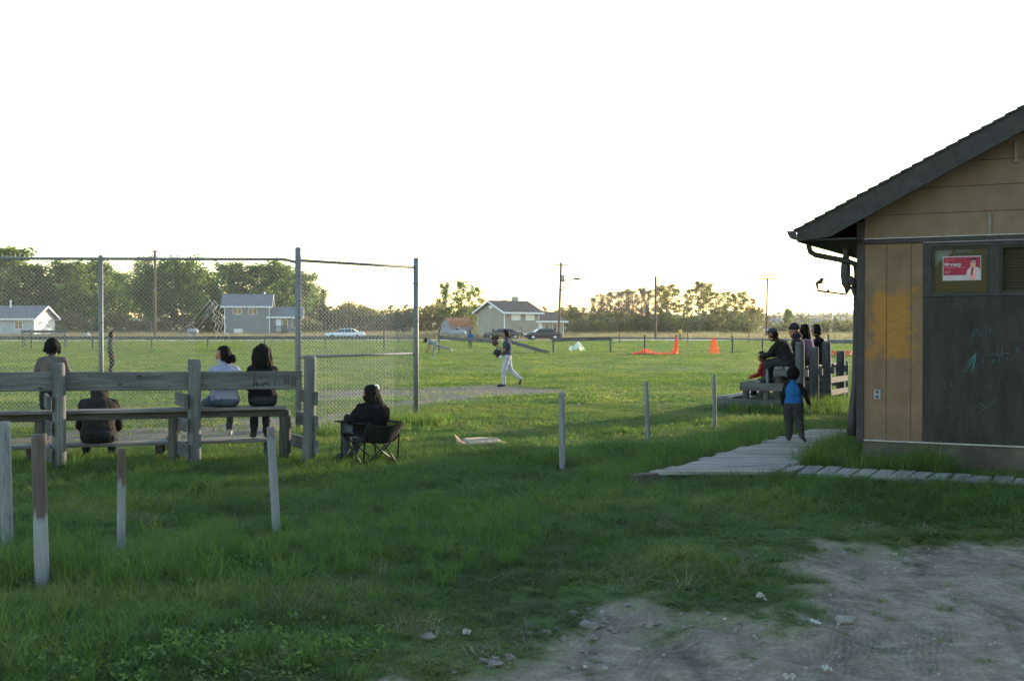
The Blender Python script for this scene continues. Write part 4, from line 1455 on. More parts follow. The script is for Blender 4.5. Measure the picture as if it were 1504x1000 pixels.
# ------------------------------------------------------------------ bleachers
LR = gnd(451, 683); LR.z = 0
DW = Vector((-.954, -.30, 0)).normalized(); DN = Vector((-.30, .954, 0)).normalized()
bl = empty('bleacher', tuple(LR), 0, 'weathered grey bleacher on the left seen from behind its backrest', 'bleacher')
lp = lambda s, n, z: DW * s + DN * n + Vector((0, 0, z))
SP = [0.0, 1.42, 3.02, 4.6]
zb_ = [.98, 1.215]
tops = [1.42, 1.39, 1.36, 1.4]
leans = [.04, 0, 0, 0]
for s, zt, le in zip(SP, tops, leans):
    post('back_post', lp(s, 0, -.2), lp(s - le, 0, zt), .08, M['wood'], bl, rag=.09)
    sk = .24
    post('support_post', lp(s + sk, .42, -.2), lp(s + sk, .42, .70), .075, M['wood_dark'], bl, rag=.08)
    post('support_post', lp(s + sk + .16, .95, -.2), lp(s + sk + .16, .95, .235), .07, M['wood_dark'], bl, rag=.08)
    off = -.105 if s == 0 else .10
    for z, n1, s1 in ((.87, .62, .10), (.565, .8, .14), (.24, 1.1, .2)):
        plank('cross_board', lp(s + off, -.12, z), lp(s + off + s1, n1, z), .045, .17, M['wood'], bl)
for (n_, z0, z1) in ((.105, 1.09, 1.12),):
    plank('backrest_plank', lp(.06, n_, z0 + .012), lp(6.2, n_, z0 + .06), .045, .235, M['wood'], bl, ch=.008)
for n_ in (.30, .46):
    plank('upper_seat', lp(.25, n_, .735), lp(6.2, n_, .735), .14, .04, M['wood_seat'], bl)
for n_ in (.82, .99):
    plank('lower_seat', lp(.34, n_, .265), lp(6.2, n_, .25), .15, .04, M['wood_seat'], bl)
plank('seat_bearer', lp(.25, .36, .665), lp(6.2, .36, .665), .04, .09, M['wood_dark'], bl)
# burnt letters on the backrest
bp = MB()
PL = LR + DN * (.105 - .024)


def onback(x, y):
    px, py = 355 + x / 15.04, 535 + y / 15.04
    t = (px - 752) / F
    s = (t * PL.y - PL.x) / (DW.x - t * DW.y)
    q = PL + DW * s
    return (q.x, q.y, EYE - (py - HZ) / F * q.y)


for ln in [[(250, 480), (280, 300), (375, 475)], [(262, 410), (335, 410)], [(250, 340), (275, 480)], [(285, 310), (340, 470)], [(430, 485), (432, 420), (455, 455), (480, 430), (485, 485)], [(625, 400), (570, 395), (545, 430), (580, 465), (625, 455)], [(690, 405), (745, 400)], [(712, 405), (712, 480)],
           [(950, 240), (960, 450)], [(1035, 240), (1030, 450)], [(950, 345), (1035, 345)], [(940, 245), (1045, 240)], [(1110, 250), (1105, 460)], [(1175, 250), (1180, 460)], [(1100, 320), (1185, 320)], [(1075, 460), (1190, 440)], [(1105, 390), (1180, 395)], [(265, 190), (300, 225)]]:
    bp.tube([onback(*p) for p in ln], .0075, 4)
wpart(bp, 'burnt_letters', M['carving'], bl)

# right bleacher
RC = Vector((4.46, 25.3, 0))
DA = Vector((.516, .856, 0)).normalized(); DP = Vector((.856, -.516, 0)).normalized()
br = empty('bleacher', tuple(RC), 0, 'grey three step bleacher on the right carrying four seated people', 'bleacher')
rp = lambda a, p, z: DA * a + DP * p + Vector((0, 0, z))
RLEN = 3.5
for p, z, nm in ((.10, .27, 'lower_seat'), (.30, .27, 'lower_seat'), (.72, .62, 'middle_seat'), (.92, .62, 'middle_seat'), (1.42, .93, 'top_seat'), (1.64, .93, 'top_seat')):
    plank(nm, rp(-.05, p, z), rp(RLEN + .2, p, z), .185, .042, M['wood_seat'], br)
for a in (0.0, 1.04, 2.0, 3.15):
    zt = {0.0: 1.48, 1.04: 1.36, 2.0: 1.47, 3.15: 1.24}[a]
    post('back_post', rp(a, 1.86, -.2), rp(a, 1.86, zt), .10, M['wood'], br, rag=.07)
    plank('end_board', rp(a - .02, -.02, .17), rp(a - .02, 1.80, .17), .05, .15, M['wood'], br)
    plank('end_board', rp(a - .02, .56, .515), rp(a - .02, 1.80, .515), .05, .17, M['wood'], br)
    plank('end_board', rp(a - .02, 1.30, .83), rp(a - .02, 2.05, .83), .05, .15, M['wood'], br)
    for p, z in ((.16, .09), (.66, .43), (1.12, .43), (1.38, .75)):
        post('support_post', rp(a + .07, p, -.2), rp(a + .07, p, z), .075, M['wood_dark'], br)
for z in (.32, .60):
    plank('rear_rail', rp(1.9, 1.97, z), rp(3.3, 1.97, z), .04, .13, M['wood_dark'], br)

# ------------------------------------------------------------------ chain-link backstop
bs_ = empty('backstop_fence', tuple(gnd(438, 628)), 0, 'tall chain link backstop fence behind the left bleacher', 'fence')
K0, K1, K2 = at(438, 628, 20.6), at(611, 620, 22.1), at(-330, 640, 19.6)
K0.z = K1.z = K2.z = 0
zc0 = EYE + (HZ - 381) / F * 20.6
zc1 = EYE + (HZ - 393) / F * 22.1


def gpost(p, zt, r, nm='post', cap=True):
    q = Vector((p.x, p.y, -.2))
    mb = MB().tube([q, Vector((p.x, p.y, zt))], r, 12)
    o = wpart(mb, nm, M['galv'], bs_)
    if cap:
        wpart(MB().ell((p.x, p.y, zt), (r * 1.12, r * 1.12, r * .7), nu=12, nv=6), 'cap', M['galv'], o)
    for z in (zt * .35, zt * .62, zt * .85):
        wpart(MB().tube([(p.x, p.y, z - .012), (p.x, p.y, z + .012)], r * 1.18, 12), 'clamp', M['galv'], o)
    return o


gpost(K0, EYE + (HZ - 366) / F * 20.6, .053)
gpost(K1, EYE + (HZ - 381) / F * 22.1, .05)
tK = (at(151, 500, 20.1) - K0)
KM = K0.lerp(K2, ((151 - 752) / F * 20.3 - K0.x) / (K2.x - K0.x))
gpost(KM, EYE + (HZ - 377) / F * KM.y, .04)
zA = EYE + (HZ - 379) / F * K2.y
wpart(MB().tube([K0 + Vector((-.05, 0, zc0 - .05)), K0 + Vector((-.25, -.01, zc0)), K2 + Vector((0, 0, zA))], .026, 8), 'top_rail', M['galv'], bs_)
wpart(MB().tube([K0 + Vector((0, 0, zc0 - .02)), K1 + Vector((0, 0, zc1))], .026, 8), 'top_rail', M['galv'], bs_)
zm0, zm1 = EYE - (524 - HZ) / F * 20.7, EYE - (519 - HZ) / F * 22.0
wpart(MB().tube([K0 + Vector((0, 0, zm0)), K1 + Vector((0, 0, zm1))], .022, 8), 'middle_rail', M['galv'], bs_)


def mesh_panel(a, b, za, zb2, z0, pitch, r, name, mat, keep=None, off=0.03):
    L = (b - a).length
    d = (b - a).normalized()
    nrm = Vector((-d.y, d.x, 0))
    if nrm.y > 0:
        nrm = -nrm
    nw = int(L / (pitch / 1.0))
    vs, fs = [], []
    rr = random.Random(5)
    for i in range(nw):
        for ph in (0,):
            s = i * pitch
            zt = za + (zb2 - za) * s / L
            k = 0
            z = zt + .035
            side = i % 2
            prev = None
            seq = []
            while z > z0:
                seq.append((s + side * pitch, z + (rr.uniform(0, .05) if k == 0 else 0), .004 if (k + side) % 2 else -.004))
                side = 1 - side
                z -= pitch
                k += 1
            for q in seq:
                if keep and not keep(q[0] / L, q[1]):
                    prev = None
                    continue
                p = a + d * min(q[0], L) + nrm * (off + q[2]) + Vector((0, 0, q[1]))
                b0 = len(vs)
                vs += [tuple(p + d * r), tuple(p - d * r * .5 + nrm * r * .87), tuple(p - d * r * .5 - nrm * r * .87)]
                if prev is not None:
                    for t in range(3):
                        fs.append((prev + t, prev + (t + 1) % 3, b0 + (t + 1) % 3, b0 + t))
                prev = b0
            # twisted end standing above the rail
            if i % 2:
                continue
            p = a + d * s + nrm * off + Vector((0, 0, zt))
            tw = Vector((rr.uniform(-.012, .012), 0, .075 + rr.uniform(-.02, .03)))
            b0 = len(vs)
            for c_ in (p, p + tw):
                vs += [tuple(c_ + d * r * 1.2), tuple(c_ - d * r * .6 + nrm * r), tuple(c_ - d * r * .6 - nrm * r)]
            fs += [(b0 + t, b0 + (t + 1) % 3, b0 + 3 + (t + 1) % 3, b0 + 3 + t) for t in range(3)]
    o = wpart(MB().add(vs, fs), name, mat, bs_)
    o['kind'] = 'stuff'
    return o


hole = lambda t, z: not (0.115 < t < 0.20 and 1.35 < z < 2.05 and (t - .115) * 9 + .2 > abs(z - 1.7))
mesh_panel(K0, K2, zc0, zA, .05, .037, .0031, 'wire_mesh', M['wire'], hole)
mesh_panel(K0, K1, zc0, zc1, .05, .037, .0046, 'wire_mesh', M['wire'])
# the torn flap of mesh curling out of the fence
fl_ = MB()
TX = lambda x, y: at(250 + x / 10, 420 + y / 10, 20.2)
for a, b in (((590, 205), (250, 610)), ((660, 215), (375, 560)), ((700, 290), (380, 640)), ((570, 380), (450, 545)), ((500, 585), (375, 740)), ((350, 515), (335, 600))):
    A_, B_ = TX(*a), TX(*b)
    fl_.tube([A_, A_.lerp(B_, .5) + Vector((0, -.05, -.01)), B_], .0026, 4)
for i in range(4):
    pts = []
    for k in range(9):
        x = 600 + (i * 62) * (.55 + .05 * k) + (24 if k % 2 else -24) + k * 12
        y = 200 + k * 72 + i * 4 + (20 if i % 2 else 0)
        pts.append(TX(x, y) + Vector((0, -.04 - .02 * (i % 3), 0)))
    fl_.tube(pts, .0024, 4)
wpart(fl_, 'torn_mesh', M['wire_new'], bs_)

# ------------------------------------------------------------------ outfield fences
def ofence(name, label, posts, rails, w=.05, hgt=.26, pw=.11, mat='wood_dark'):
    p0 = gnd(*posts[0][:2])
    o = empty(name, tuple(p0), 0, label, 'fence')
    for (px, pyb, pyt) in posts:
        b = gnd(px, pyb)
        zt = EYE - (pyt - HZ) / F * b.y
        post('post', b - p0 + Vector((0, 0, -.2)), b - p0 + Vector((0, 0, zt)), pw * .6, M[mat], o)
    for (xa, ya, Ya), (xb, yb2, Yb) in rails:
        a, b = at(xa, ya, Ya), at(xb, yb2, Yb)
        plank('rail', a - p0 + Vector((0, -.13, 0)), b - p0 + Vector((0, -.13, 0)), w, hgt, M[mat], o)
    return o


dz_ = lambda y: F * EYE / (y - HZ)
ofence('rail_fence', 'long low wooden rail fence across the left side of the field',
       [(-60, 513, 494), (46, 513, 484), (136, 513, 493.5), (223, 513, 493.5), (305, 513.2, 493), (389, 513.4, 493), (478, 514, 492), (564, 514, 486)],
       [((-160, 496.3, 92), (136, 496.3, 92)), ((137, 496.3, 92), (305, 496.2, 92)), ((306, 496.2, 92), (478, 496, 91)), ((479, 496, 91), (566, 495.5, 90))], mat='wood')
ofence('rail_fence', 'sagging wooden rail between a tall thin post and the batter', [(645, 517, 483), (730, 518, 499)], [((644, 495.5, 83), (734, 502, 81))], mat='wood')
ofence('rail_fence', 'short wooden rail on two posts left of the orange netting', [(813, 518, 498), (897, 518, 495)], [((810, 499, 81), (899, 497.3, 81))], mat='wood')
ofence('rail_fence', 'thick wooden rail on a tall post beside the clubhouse corner', [(1217, 521, 491), (1400, 522, 498)], [((1214, 501.5, 75), (1402, 502, 74))], mat='wood')
fr = plank('fallen_rail', at(742, 499.5, 80.5), at(808, 519, 78.5), .06, .24, M['wood'])
tag(fr, 'fallen wooden rail slanting down to the grass behind the batter', 'rail')
pf_ = empty('pipe_fence', tuple(gnd(947, 519)), 0, 'thin pipe fence with slim posts running behind the orange netting', 'fence')
p0 = gnd(947, 519)
for px, t in ((947, 492), (993, 492), (1076, 494), (1120, 496)):
    b = gnd(px, 519.5)
    post('post', b - p0 + Vector((0, 0, -.2)), b - p0 + Vector((0, 0, EYE - (t - HZ) / F * b.y)), .055, M['wood_dark'], pf_)
lpart(MB().tube([at(897, 495.5, 79) - p0, at(1000, 497, 78) - p0, at(1210, 499.5, 76) - p0], .05, 8), 'rail', M['galv'], pf_)
# far fence posts along the road
STK = ['behind the right end of the short rail', 'just right of the far person in yellow', 'behind the slim pipe post right of the netting', 'left of the crossarm pole', 'just left of the backstop end post', 'hidden by the backstop end post', 'behind the man in the cap', 'behind the hooded woman']
for i, px in enumerate((910, 1010, 1075, 1100, 585, 615, 1165, 1190)):
    Y = 118 + i % 3
    b = Vector(((px - 752) / F * Y, Y, 0))
    o = post('fence_stake', b + Vector((0, 0, -.1)), b + Vector((0, 0, 1.15)), .05, M['wood_dark'])
    tag(o, 'thin grey stake near the road, ' + STK[i], 'stake', 'stakes along the road')
# players' bench at far left
b0 = gnd(32, 511)
bn = empty('players_bench', tuple(b0), 0, 'grey wooden players bench with high back at the far left fence', 'bench')
sc_ = b0.y / F
for x in (0, 62):
    post('post', (x * sc_, .2, -.1), (x * sc_, .2, 1.48), .06, M['wood'], bn)
    post('leg', (x * sc_, .65, -.1), (x * sc_, .65, .85), .05, M['wood'], bn)
plank('backrest', (-2 * sc_, .12, 1.40), (65 * sc_, .12, 1.40), .05, .22, M['wood'], bn)
plank('seat', (-1 * sc_, .45, 1.12), (64 * sc_, .45, 1.12), .3, .06, M['wood_seat'], bn)

# orange netting
def net(pts_fn, nu, nv, name, label, r=.016):
    mb = MB()
    P_ = [[pts_fn(i / nu, j / nv) for j in range(nv + 1)] for i in range(nu + 1)]
    for i in range(nu + 1):
        for j in range(nv):
            mb.tube([P_[i][j], P_[i][j + 1]], r, 3, caps=False)
    for j in range(nv + 1):
        for i in range(nu):
            mb.tube([P_[i][j], P_[i + 1][j]], r, 3, caps=False)
    o = mb.build(name, M['orange_net'])
    tag(o, label, 'safety netting')
    return o


rn = random.Random(3)
jj = lambda s: rn.uniform(-s, s)


def heap(u, v):
    x = 929 + u * 66
    peak = max(0, 1 - abs(x - 948) / 14) * .38 + max(0, 1 - abs(x - 994) / 5) * 0.1
    b = at(x, 519 + v * 2.5, F * EYE / (519 + v * 2.5 - HZ))
    return b + Vector((jj(.05), jj(.05), .02 + abs(jj(.07)) + peak * (1 - abs(v - .5) * 1.6)))


net(heap, 34, 7, 'orange_netting', 'orange plastic netting lying in a heap along the pipe fence', .017)


def stand(u, v):
    b = gnd(993, 519)
    return b + Vector(((u - .5) * (.2 + .3 * v) + .15 + jj(.04), -.15 + jj(.05), .1 + v * 0.95))


net(lambda u, v: gnd(993, 519.5) + Vector((.06 + (u - .8) * .42 * (1 - v * .8) + jj(.03), -.15 + jj(.05), .05 + v * 1.0)), 6, 9, 'orange_netting', 'orange netting hanging from a slim fence post', .017)
net(lambda u, v: gnd(1048, 519.5) + Vector(((u - .45) * (.74 - .64 * v) + jj(.04), -.15 + math.sin(u * 6.3) * .12 + jj(.05), .02 + v * 1.02 + abs(jj(.04)))), 9, 10, 'orange_netting', 'orange netting standing in a tall peak on the field', .017)
net(lambda u, v: gnd(1206 + u * 54, 522 + v * 2.5) + Vector((jj(.05), jj(.05), .05 + .22 * math.sin(v * 3.1) + abs(jj(.08)))), 26, 6, 'orange_netting', 'orange netting lying on the grass left of the clubhouse corner', .017)

# ------------------------------------------------------------------ foreground fence stubs
def stubmat(name, split, top, low):
    m, nt, bs, out = new_mat(name)
    tc = nd(nt, 'ShaderNodeTexCoord')
    s = nd(nt, 'ShaderNodeSeparateXYZ'); nt.links.new(tc.outputs['Object'], s.inputs[0])
    nz = noise(nt, mapped(nt, (1.2, 9, 9)), 3, 5, .65)
    ad = nd(nt, 'ShaderNodeMath', operation='MULTIPLY_ADD'); ad.inputs[1].default_value = .35
    nt.links.new(nz, ad.inputs[0]); nt.links.new(s.outputs[0], ad.inputs[2])
    st = nd(nt, 'ShaderNodeMapRange'); st.inputs[1].default_value = split + .15; st.inputs[2].default_value = split + .2
    nt.links.new(ad.outputs[0], st.inputs[0])
    hi = ramp(nt, nz, [(.3, tuple(x * .6 for x in top)), (.7, tuple(x * 1.3 for x in top))])
    lo = ramp(nt, nz, [(.3, tuple(x * .8 for x in low)), (.7, tuple(min(1, x * 1.15) for x in low))])
    nt.links.new(mixc(nt, st.outputs[0], lo, hi), bs.inputs['Base Color'])
    bs.inputs['Roughness'].default_value = .8
    bump(nt, bs, nz, .4, .006)
    return m


stubs = [(10, 808, 6, 619, .047, 'grey', 'tall grey fence stub standing at the left edge of the photo'),
         (62, 868, 55, 638, .047, 'half', 'thick fence stub, dark brown above and pale grey below'),
         (176, 816, 178, 658, .032, 'third', 'slim fence stub with rusty brown top in tall grass'),
         (408, 785, 397, 627, .036, 'tip', 'leaning slim grey fence stub in front of the left bleacher'),
         (826, 692, 825, 576, .038, 'grey', 'grey fence stub standing alone in front of the batter'),
         (953, 653, 949, 560, .033, 'grey', 'grey fence stub below the aspen grove, second of the middle row'),
         (1050, 630, 1049, 549, .034, 'grey', 'grey fence stub at the front corner of the right bleacher'),
         (1128, 603, 1127, 540, .034, 'grey', 'grey fence stub in front of the step of the right bleacher'),
         (1191, 592, 1191, 536, .034, 'grey', 'thin grey stub between the tall posts of the right bleacher'),
         (1245, 590, 1244, 530, .034, 'grey', 'last grey fence stub near the clubhouse corner')]
SM = {'grey': plain('stub_grey', (.125, .135, .14), .7, .3, 12, .3, stretch=(.6, 3, 3)), 'half': stubmat('stub_half', .77, (.055, .042, .036), (.16, .17, .18)),
      'third': stubmat('stub_third', .80, (.065, .043, .036), (.145, .155, .165)), 'tip': stubmat('stub_tip', 1.08, (.10, .085, .08), (.135, .145, .155))}
for bx, by, tx, ty, r, mt_, lb in stubs:
    b = gnd(bx, by); t = at(tx, ty, b.y)
    o = post('fence_stub', Vector((b.x, b.y, -.25)), t, r, SM[mt_], rag=.03)
    tag(o, lb, 'fence post', 'old fence stubs in the grass')

# ------------------------------------------------------------------ boardwalks
WZ = .12
wk = empty('boardwalk', (0, 0, 0), 0, 'grey plank boardwalk running towards the right bleacher under the boy', 'boardwalk')
wa, wb_ = gnd(960, 692, WZ), gnd(1152, 641, WZ)
nP = 17
wdir = (wb_ - wa)
for i in range(nP + 5):
    t = (i + .5) / nP
    p = wa + wdir * t
    y = p.y
    pitch = wdir.y / nP
    wl = 1.42 - .45 * min(1, t * 1.25) + random.uniform(-.03, .03)
    x0 = p.x + random.uniform(-.05, .05)
    sl = .0 + random.uniform(-.012, .012)
    hd_ = pitch / 2 - .012
    dx_ = wdir.x / wdir.y * hd_
    zt_ = WZ + random.uniform(-.007, .007); zt2 = WZ + random.uniform(-.007, .007)
    t0_, t1_ = random.uniform(-.03, .03), random.uniform(-.04, .04)
    Mx = Matrix.Translation((x0, y, 0))
    v = [(t0_ - dx_, -hd_, zt_ - .04), (wl + t1_ - dx_, -hd_ - .02, zt2 - .04), (wl + t1_ + dx_, hd_ - .02, zt2 - .04), (t0_ + dx_, hd_, zt_ - .04)]
    v += [(a, b, c_ + .04) for a, b, c_ in v]
    mb = MB().add(v, [(0, 3, 2, 1), (4, 5, 6, 7), (0, 1, 5, 4), (1, 2, 6, 5), (2, 3, 7, 6), (3, 0, 4, 7)])
    link('walk_plank', mb.mesh('walk_plank', M['deck']), wk, world=Mx)
for off in (.1, 1.25):
    plank('stringer', wa + Vector((off, -.02, -.13)), wa + wdir * 1.25 + Vector((off + .2, 0, -.13)), .09, .16, M['wood_dark'], wk)
plank('edge_beam', gnd(955, 700, .04) + Vector((0, 0, .0)), gnd(1135, 697, .04), .07, .12, M['wood_dark'], wk)
bb_ = plank('timber_block', gnd(930, 706, .05), gnd(962, 702, .05), .13, .13, M['timber_end'])
tag(bb_, 'short brown timber block at the front left corner of the boardwalk', 'timber')
wk2 = empty('boardwalk', tuple(C0), -A, 'narrow plank boardwalk along the front wall of the clubhouse', 'boardwalk')
u = -1.35
i = 0
while u < 5.5:
    w = .215 + random.uniform(-.015, .02)
    if 1:
        sk = random.uniform(-.03, .03)
        plank('walk_plank', (u + w / 2 + sk, -1.62, .075 + random.uniform(-.008, .008)), (u + w / 2, -.86 + random.uniform(-.05, .03), .075 + random.uniform(-.008, .008)), w - .025, .038, M['deck'], wk2)
    u += w
plank('edge_beam', (.75, -1.665, .07), (5.6, -1.665, .085), .085, .09, M['wood_seat'], wk2)
plank('stringer', (-1.3, -1.5, .0), (5.6, -1.5, .0), .08, .1, M['wood_dark'], wk2)
plank('stringer', (-1.3, -1.0, .0), (5.6, -1.0, .0), .08, .1, M['wood_dark'], wk2)

# ------------------------------------------------------------------ people
def cloth(name, c, var=.18):
    m, nt, bs, out = new_mat(name)
    v = mapped(nt, (1, 1, 1))
    n = noise(nt, v, 9, 5, .6, 1.2)
    nt.links.new(ramp(nt, n, [(.3, tuple(x * (1 - var) for x in c)), (.7, tuple(min(1, x * (1 + var)) for x in c))]), bs.inputs['Base Color'])
    bs.inputs['Roughness'].default_value = .9
    bs.inputs['Specular IOR Level'].default_value = .05
    bump(nt, bs, n, .7, .03)
    return m


SKIN = plain('skin', (.21, .105, .066), .55, .08, 14, .05)
SKIN2 = plain('skin_tan', (.15, .075, .046), .55, .08, 14, .05)
HAIR = plain('black_hair', (.007, .006, .0055), .75, .4, 40, .6, spec=.06, stretch=(1, 1, .2))
HAIRB = plain('brown_hair', (.035, .022, .014), .5, .4, 40, .6, stretch=(1, 1, .2))
SHOE = plain('shoe', (.03, .03, .032), .6, .2, 10)
SHOEW = plain('white_shoe', (.38, .38, .37), .6, .1, 10)
EYE_M = plain('eye', (.01, .008, .008), .2, .05, 10, 0)


def V(*a):
    return Vector(a)


def standing():
    J = dict(pel=V(0, 0, .95), che=V(0, 0, 1.26), nek=V(0, 0, 1.44), hed=V(0, .025, 1.60))
    for s, n in ((-1, 'l'), (1, 'r')):
        J['sh' + n] = V(s * .165, 0, 1.375); J['el' + n] = V(s * .235, -.02, 1.11); J['wr' + n] = V(s * .245, .06, .87)
        J['hi' + n] = V(s * .09, 0, .92); J['kn' + n] = V(s * .10, .02, .49); J['an' + n] = V(s * .105, -.02, .08); J['to' + n] = V(s * .12, .15, .035)
    return J


def sitting(hs=.45, lean=.08, drop=.43, spread=.12, reach=.42):
    J = dict(pel=V(0, 0, hs + .10), che=V(0, lean, hs + .42), nek=V(0, lean + .03, hs + .60), hed=V(0, lean + .08, hs + .75))
    for s, n in ((-1, 'l'), (1, 'r')):
        J['sh' + n] = V(s * .165, lean, hs + .525); J['el' + n] = V(s * .23, lean + .10, hs + .30); J['wr' + n] = V(s * .13, lean + .32, hs + .22)
        J['hi' + n] = V(s * .10, .02, hs + .09); J['kn' + n] = V(s * spread, reach, hs + .07); J['an' + n] = V(s * spread, reach + .03, hs - drop + .07); J['to' + n] = V(s * (spread + .02), reach + .19, hs - drop + .03)
    return J


def segd(P_, a, b):
    ab = b - a
    t = np.clip(((P_ - a) @ ab) / (ab @ ab + 1e-9), 0, 1)
    return np.linalg.norm(P_ - a - t[:, None] * ab, axis=1), t


def person(label, loc, heading, J, top, bottom, hair='short', hairm=None, skin=None, shoe=None, sleeve=1.0, scale=1.0, voxel=.012, bulk=1.0, face=(0, 1, 0), head_up=(0, 0, 1), legw=1.0, group=None, sleevem=None, curl=.6, tophem=0.0, bald=False, headscale=1.08, name='person'):
    skin = skin or SKIN; shoe = shoe or SHOE; hairm = hairm or HAIR
    root = empty(name, tuple(loc), heading, label, 'person', group)
    k = scale
    J = {a: b * k for a, b in J.items()}
    B = bulk * k
    mb = MB()
    lat = (J['shr'] - J['shl']).normalized()
    latp = (J['hir'] - J['hil']).normalized()

    def ring(c, rx, ry, l, upv):
        f_ = upv.cross(l).normalized()
        return [c + l * math.cos(2 * math.pi * i / 14) * rx + f_ * math.sin(2 * math.pi * i / 14) * ry for i in range(14)]
    sp = (J['che'] - J['pel']).normalized(); su = (J['nek'] - J['che']).normalized()
    rings = [ring(J['pel'] - sp * .10 * k, .10 * B, .09 * B, latp, sp), ring(J['pel'] - sp * .05 * k, .155 * B, .115 * B, latp, sp), ring(J['pel'] + sp * .03 * k, .165 * B, .12 * B, latp, sp),
             ring(J['pel'].lerp(J['che'], .5), .145 * B, .108 * B, (lat + latp).normalized(), sp), ring(J['che'], .172 * B, .122 * B, lat, sp), ring(J['che'].lerp(J['nek'], .45), .18 * B, .112 * B, lat, su),
             ring(J['che'].lerp(J['nek'], .78), .13 * B, .085 * B, lat, su), ring(J['nek'], .062 * k, .062 * k, lat, su)]
    vs = [p for r_ in rings for p in r_]
    fs = [tuple(range(13, -1, -1)), tuple(len(vs) - 14 + i for i in range(14))]
    for i in range(len(rings) - 1):
        fs += [(i * 14 + j, i * 14 + (j + 1) % 14, i * 14 + 14 + (j + 1) % 14, i * 14 + 14 + j) for j in range(14)]
    mb.add(vs, fs)
    segs = [(J['pel'] + sp * (.02 - tophem) * k, J['che'], .13 * B, 1), (J['che'], J['nek'] - su * .05 * k, .13 * B, 1), (J['shl'], J['shr'], .07 * B, 1), (J['pel'] - sp * .08 * k, J['pel'] - sp * .02 * k, .13 * B, 2)]

    def limb(a, b, ra, rb):
        mb.tube([a - (b - a).normalized() * ra * .5, a, a.lerp(b, .5), b, b + (b - a).normalized() * rb * .5], [ra * .6, ra, (ra + rb) / 2 * 1.03, rb, rb * .6], 10)
        mb.ell(a, (ra, ra, ra), nu=10, nv=6); mb.ell(b, (rb, rb, rb), nu=10, nv=6)
    if sleevem is not None:
        for n in 'lr':
            segs.append((J['nek'].lerp(J['sh' + n], .45), J['sh' + n], .085 * B, 3))
    for n in 'lr':
        sh, el, wr = J['sh' + n], J['el' + n], J['wr' + n]
        hi, kn, an, to = J['hi' + n], J['kn' + n], J['an' + n], J['to' + n]
        sb = 1 + (bulk - 1) * .8
        mb.tube([J['nek'] - su * .03 * k, J['nek'].lerp(sh, .55) - su * .012 * k, sh], [.05 * k, .05 * k * sb, .048 * k * sb], 10)
        limb(sh, el, .050 * k * sb, .043 * k * sb); limb(el, wr, .044 * k * sb, (.034 if sleeve > .8 else .028) * k * sb)
        limb(hi, kn, .088 * k * sb * legw, .060 * k * legw * sb); limb(kn, an, .060 * k * legw * sb, .044 * k * legw)
        # shoe: heel, ball and toe
        fd = (to - an); fd.z = 0
        ft = (to - an).normalized()
        heel = an - ft * .05 * k + V(0, 0, -.03 * k)
        mb.tube([heel, an.lerp(to, .25) + V(0, 0, -.018 * k), an.lerp(to, .7), to, to + ft * .04 * k], [.035 * k, .045 * k, .044 * k, .040 * k, .022 * k], 10)
        if sleeve >= .99:
            segs.append((sh, el, .05 * B, 3)); segs.append((el, wr, .04 * B, 3))
        elif sleeve > .3:
            segs.append((sh, sh.lerp(el, sleeve), .05 * B, 3)); segs.append((sh.lerp(el, sleeve + .03), el, .045 * k, 0)); segs.append((el, wr, .035 * k, 0))
        else:
            segs.append((sh, el, .05 * k, 0)); segs.append((el, wr, .04 * k, 0))
        segs.append((hi, kn, .08 * k, 2)); segs.append((kn, an + (kn - an).normalized() * .03 * k, .05 * k, 2))
        segs.append((heel, to, .04 * k, 4))
    fwd = Vector(face).normalized(); hup = Vector(head_up).normalized()
    side = fwd.cross(hup).normalized(); hup = side.cross(fwd).normalized()
    hc = J['hed']
    hk = k * headscale
    rot = Matrix((side, fwd, hup)).transposed()
    mb.ell(hc + hup * .03 * hk, (.077 * hk, .097 * hk, .098 * hk), rot, 16, 12)
    mb.ell(hc + fwd * .022 * hk - hup * .055 * hk, (.058 * hk, .07 * hk, .068 * hk), rot, 14, 10)
    mb.ell(hc + fwd * .098 * hk - hup * .02 * hk, (.014 * hk, .02 * hk, .026 * hk), rot, 8, 6)
    mb.ell(hc + fwd * .083 * hk - hup * .066 * hk, (.024 * hk, .012 * hk, .012 * hk), rot, 8, 6)
    for s in (-1, 1):
        mb.ell(hc + side * s * .079 * hk - fwd * .008 * hk, (.012 * hk, .02 * hk, .03 * hk), rot, 8, 6)
    mb.tube([J['nek'] - su * .04 * k, hc - hup * .04 * hk], [.058 * k, .05 * k], 12)
    segs.append((hc + hup * .03 * k, hc - hup * .05 * k, .09 * k, 0)); segs.append((J['nek'] + su * .02 * k, hc, .05 * k, 0))
    me0 = mb.mesh('body_raw', None)
    tmp = bpy.data.objects.new('body_raw', me0)
    col.objects.link(tmp)
    md = tmp.modifiers.new('r', 'REMESH'); md.mode = 'VOXEL'; md.voxel_size = voxel * max(k, .6); md.use_smooth_shade = True
    ms = tmp.modifiers.new('s', 'SMOOTH'); ms.factor = .5; ms.iterations = 9
    dg = bpy.context.evaluated_depsgraph_get()
    me = bpy.data.meshes.new_from_object(tmp.evaluated_get(dg))
    bpy.data.objects.remove(tmp); bpy.data.meshes.remove(me0)
    me.name = 'body'
    nv = len(me.vertices); co_ = np.empty(nv * 3, np.float32); me.vertices.foreach_get('co', co_); co_ = co_.reshape(-1, 3).astype(float)
    npoly = len(me.polygons)
    cen = np.empty(npoly * 3, np.float32); me.polygons.foreach_get('center', cen); cen = cen.reshape(-1, 3).astype(float)
    best = np.full(npoly, 1e9); mi = np.zeros(npoly, np.int32)
    for a, b, r_, z in segs:
        d, _ = segd(cen, np.array(a), np.array(b))
        d = d - r_
        q = d < best
        best[q] = d[q]; mi[q] = z
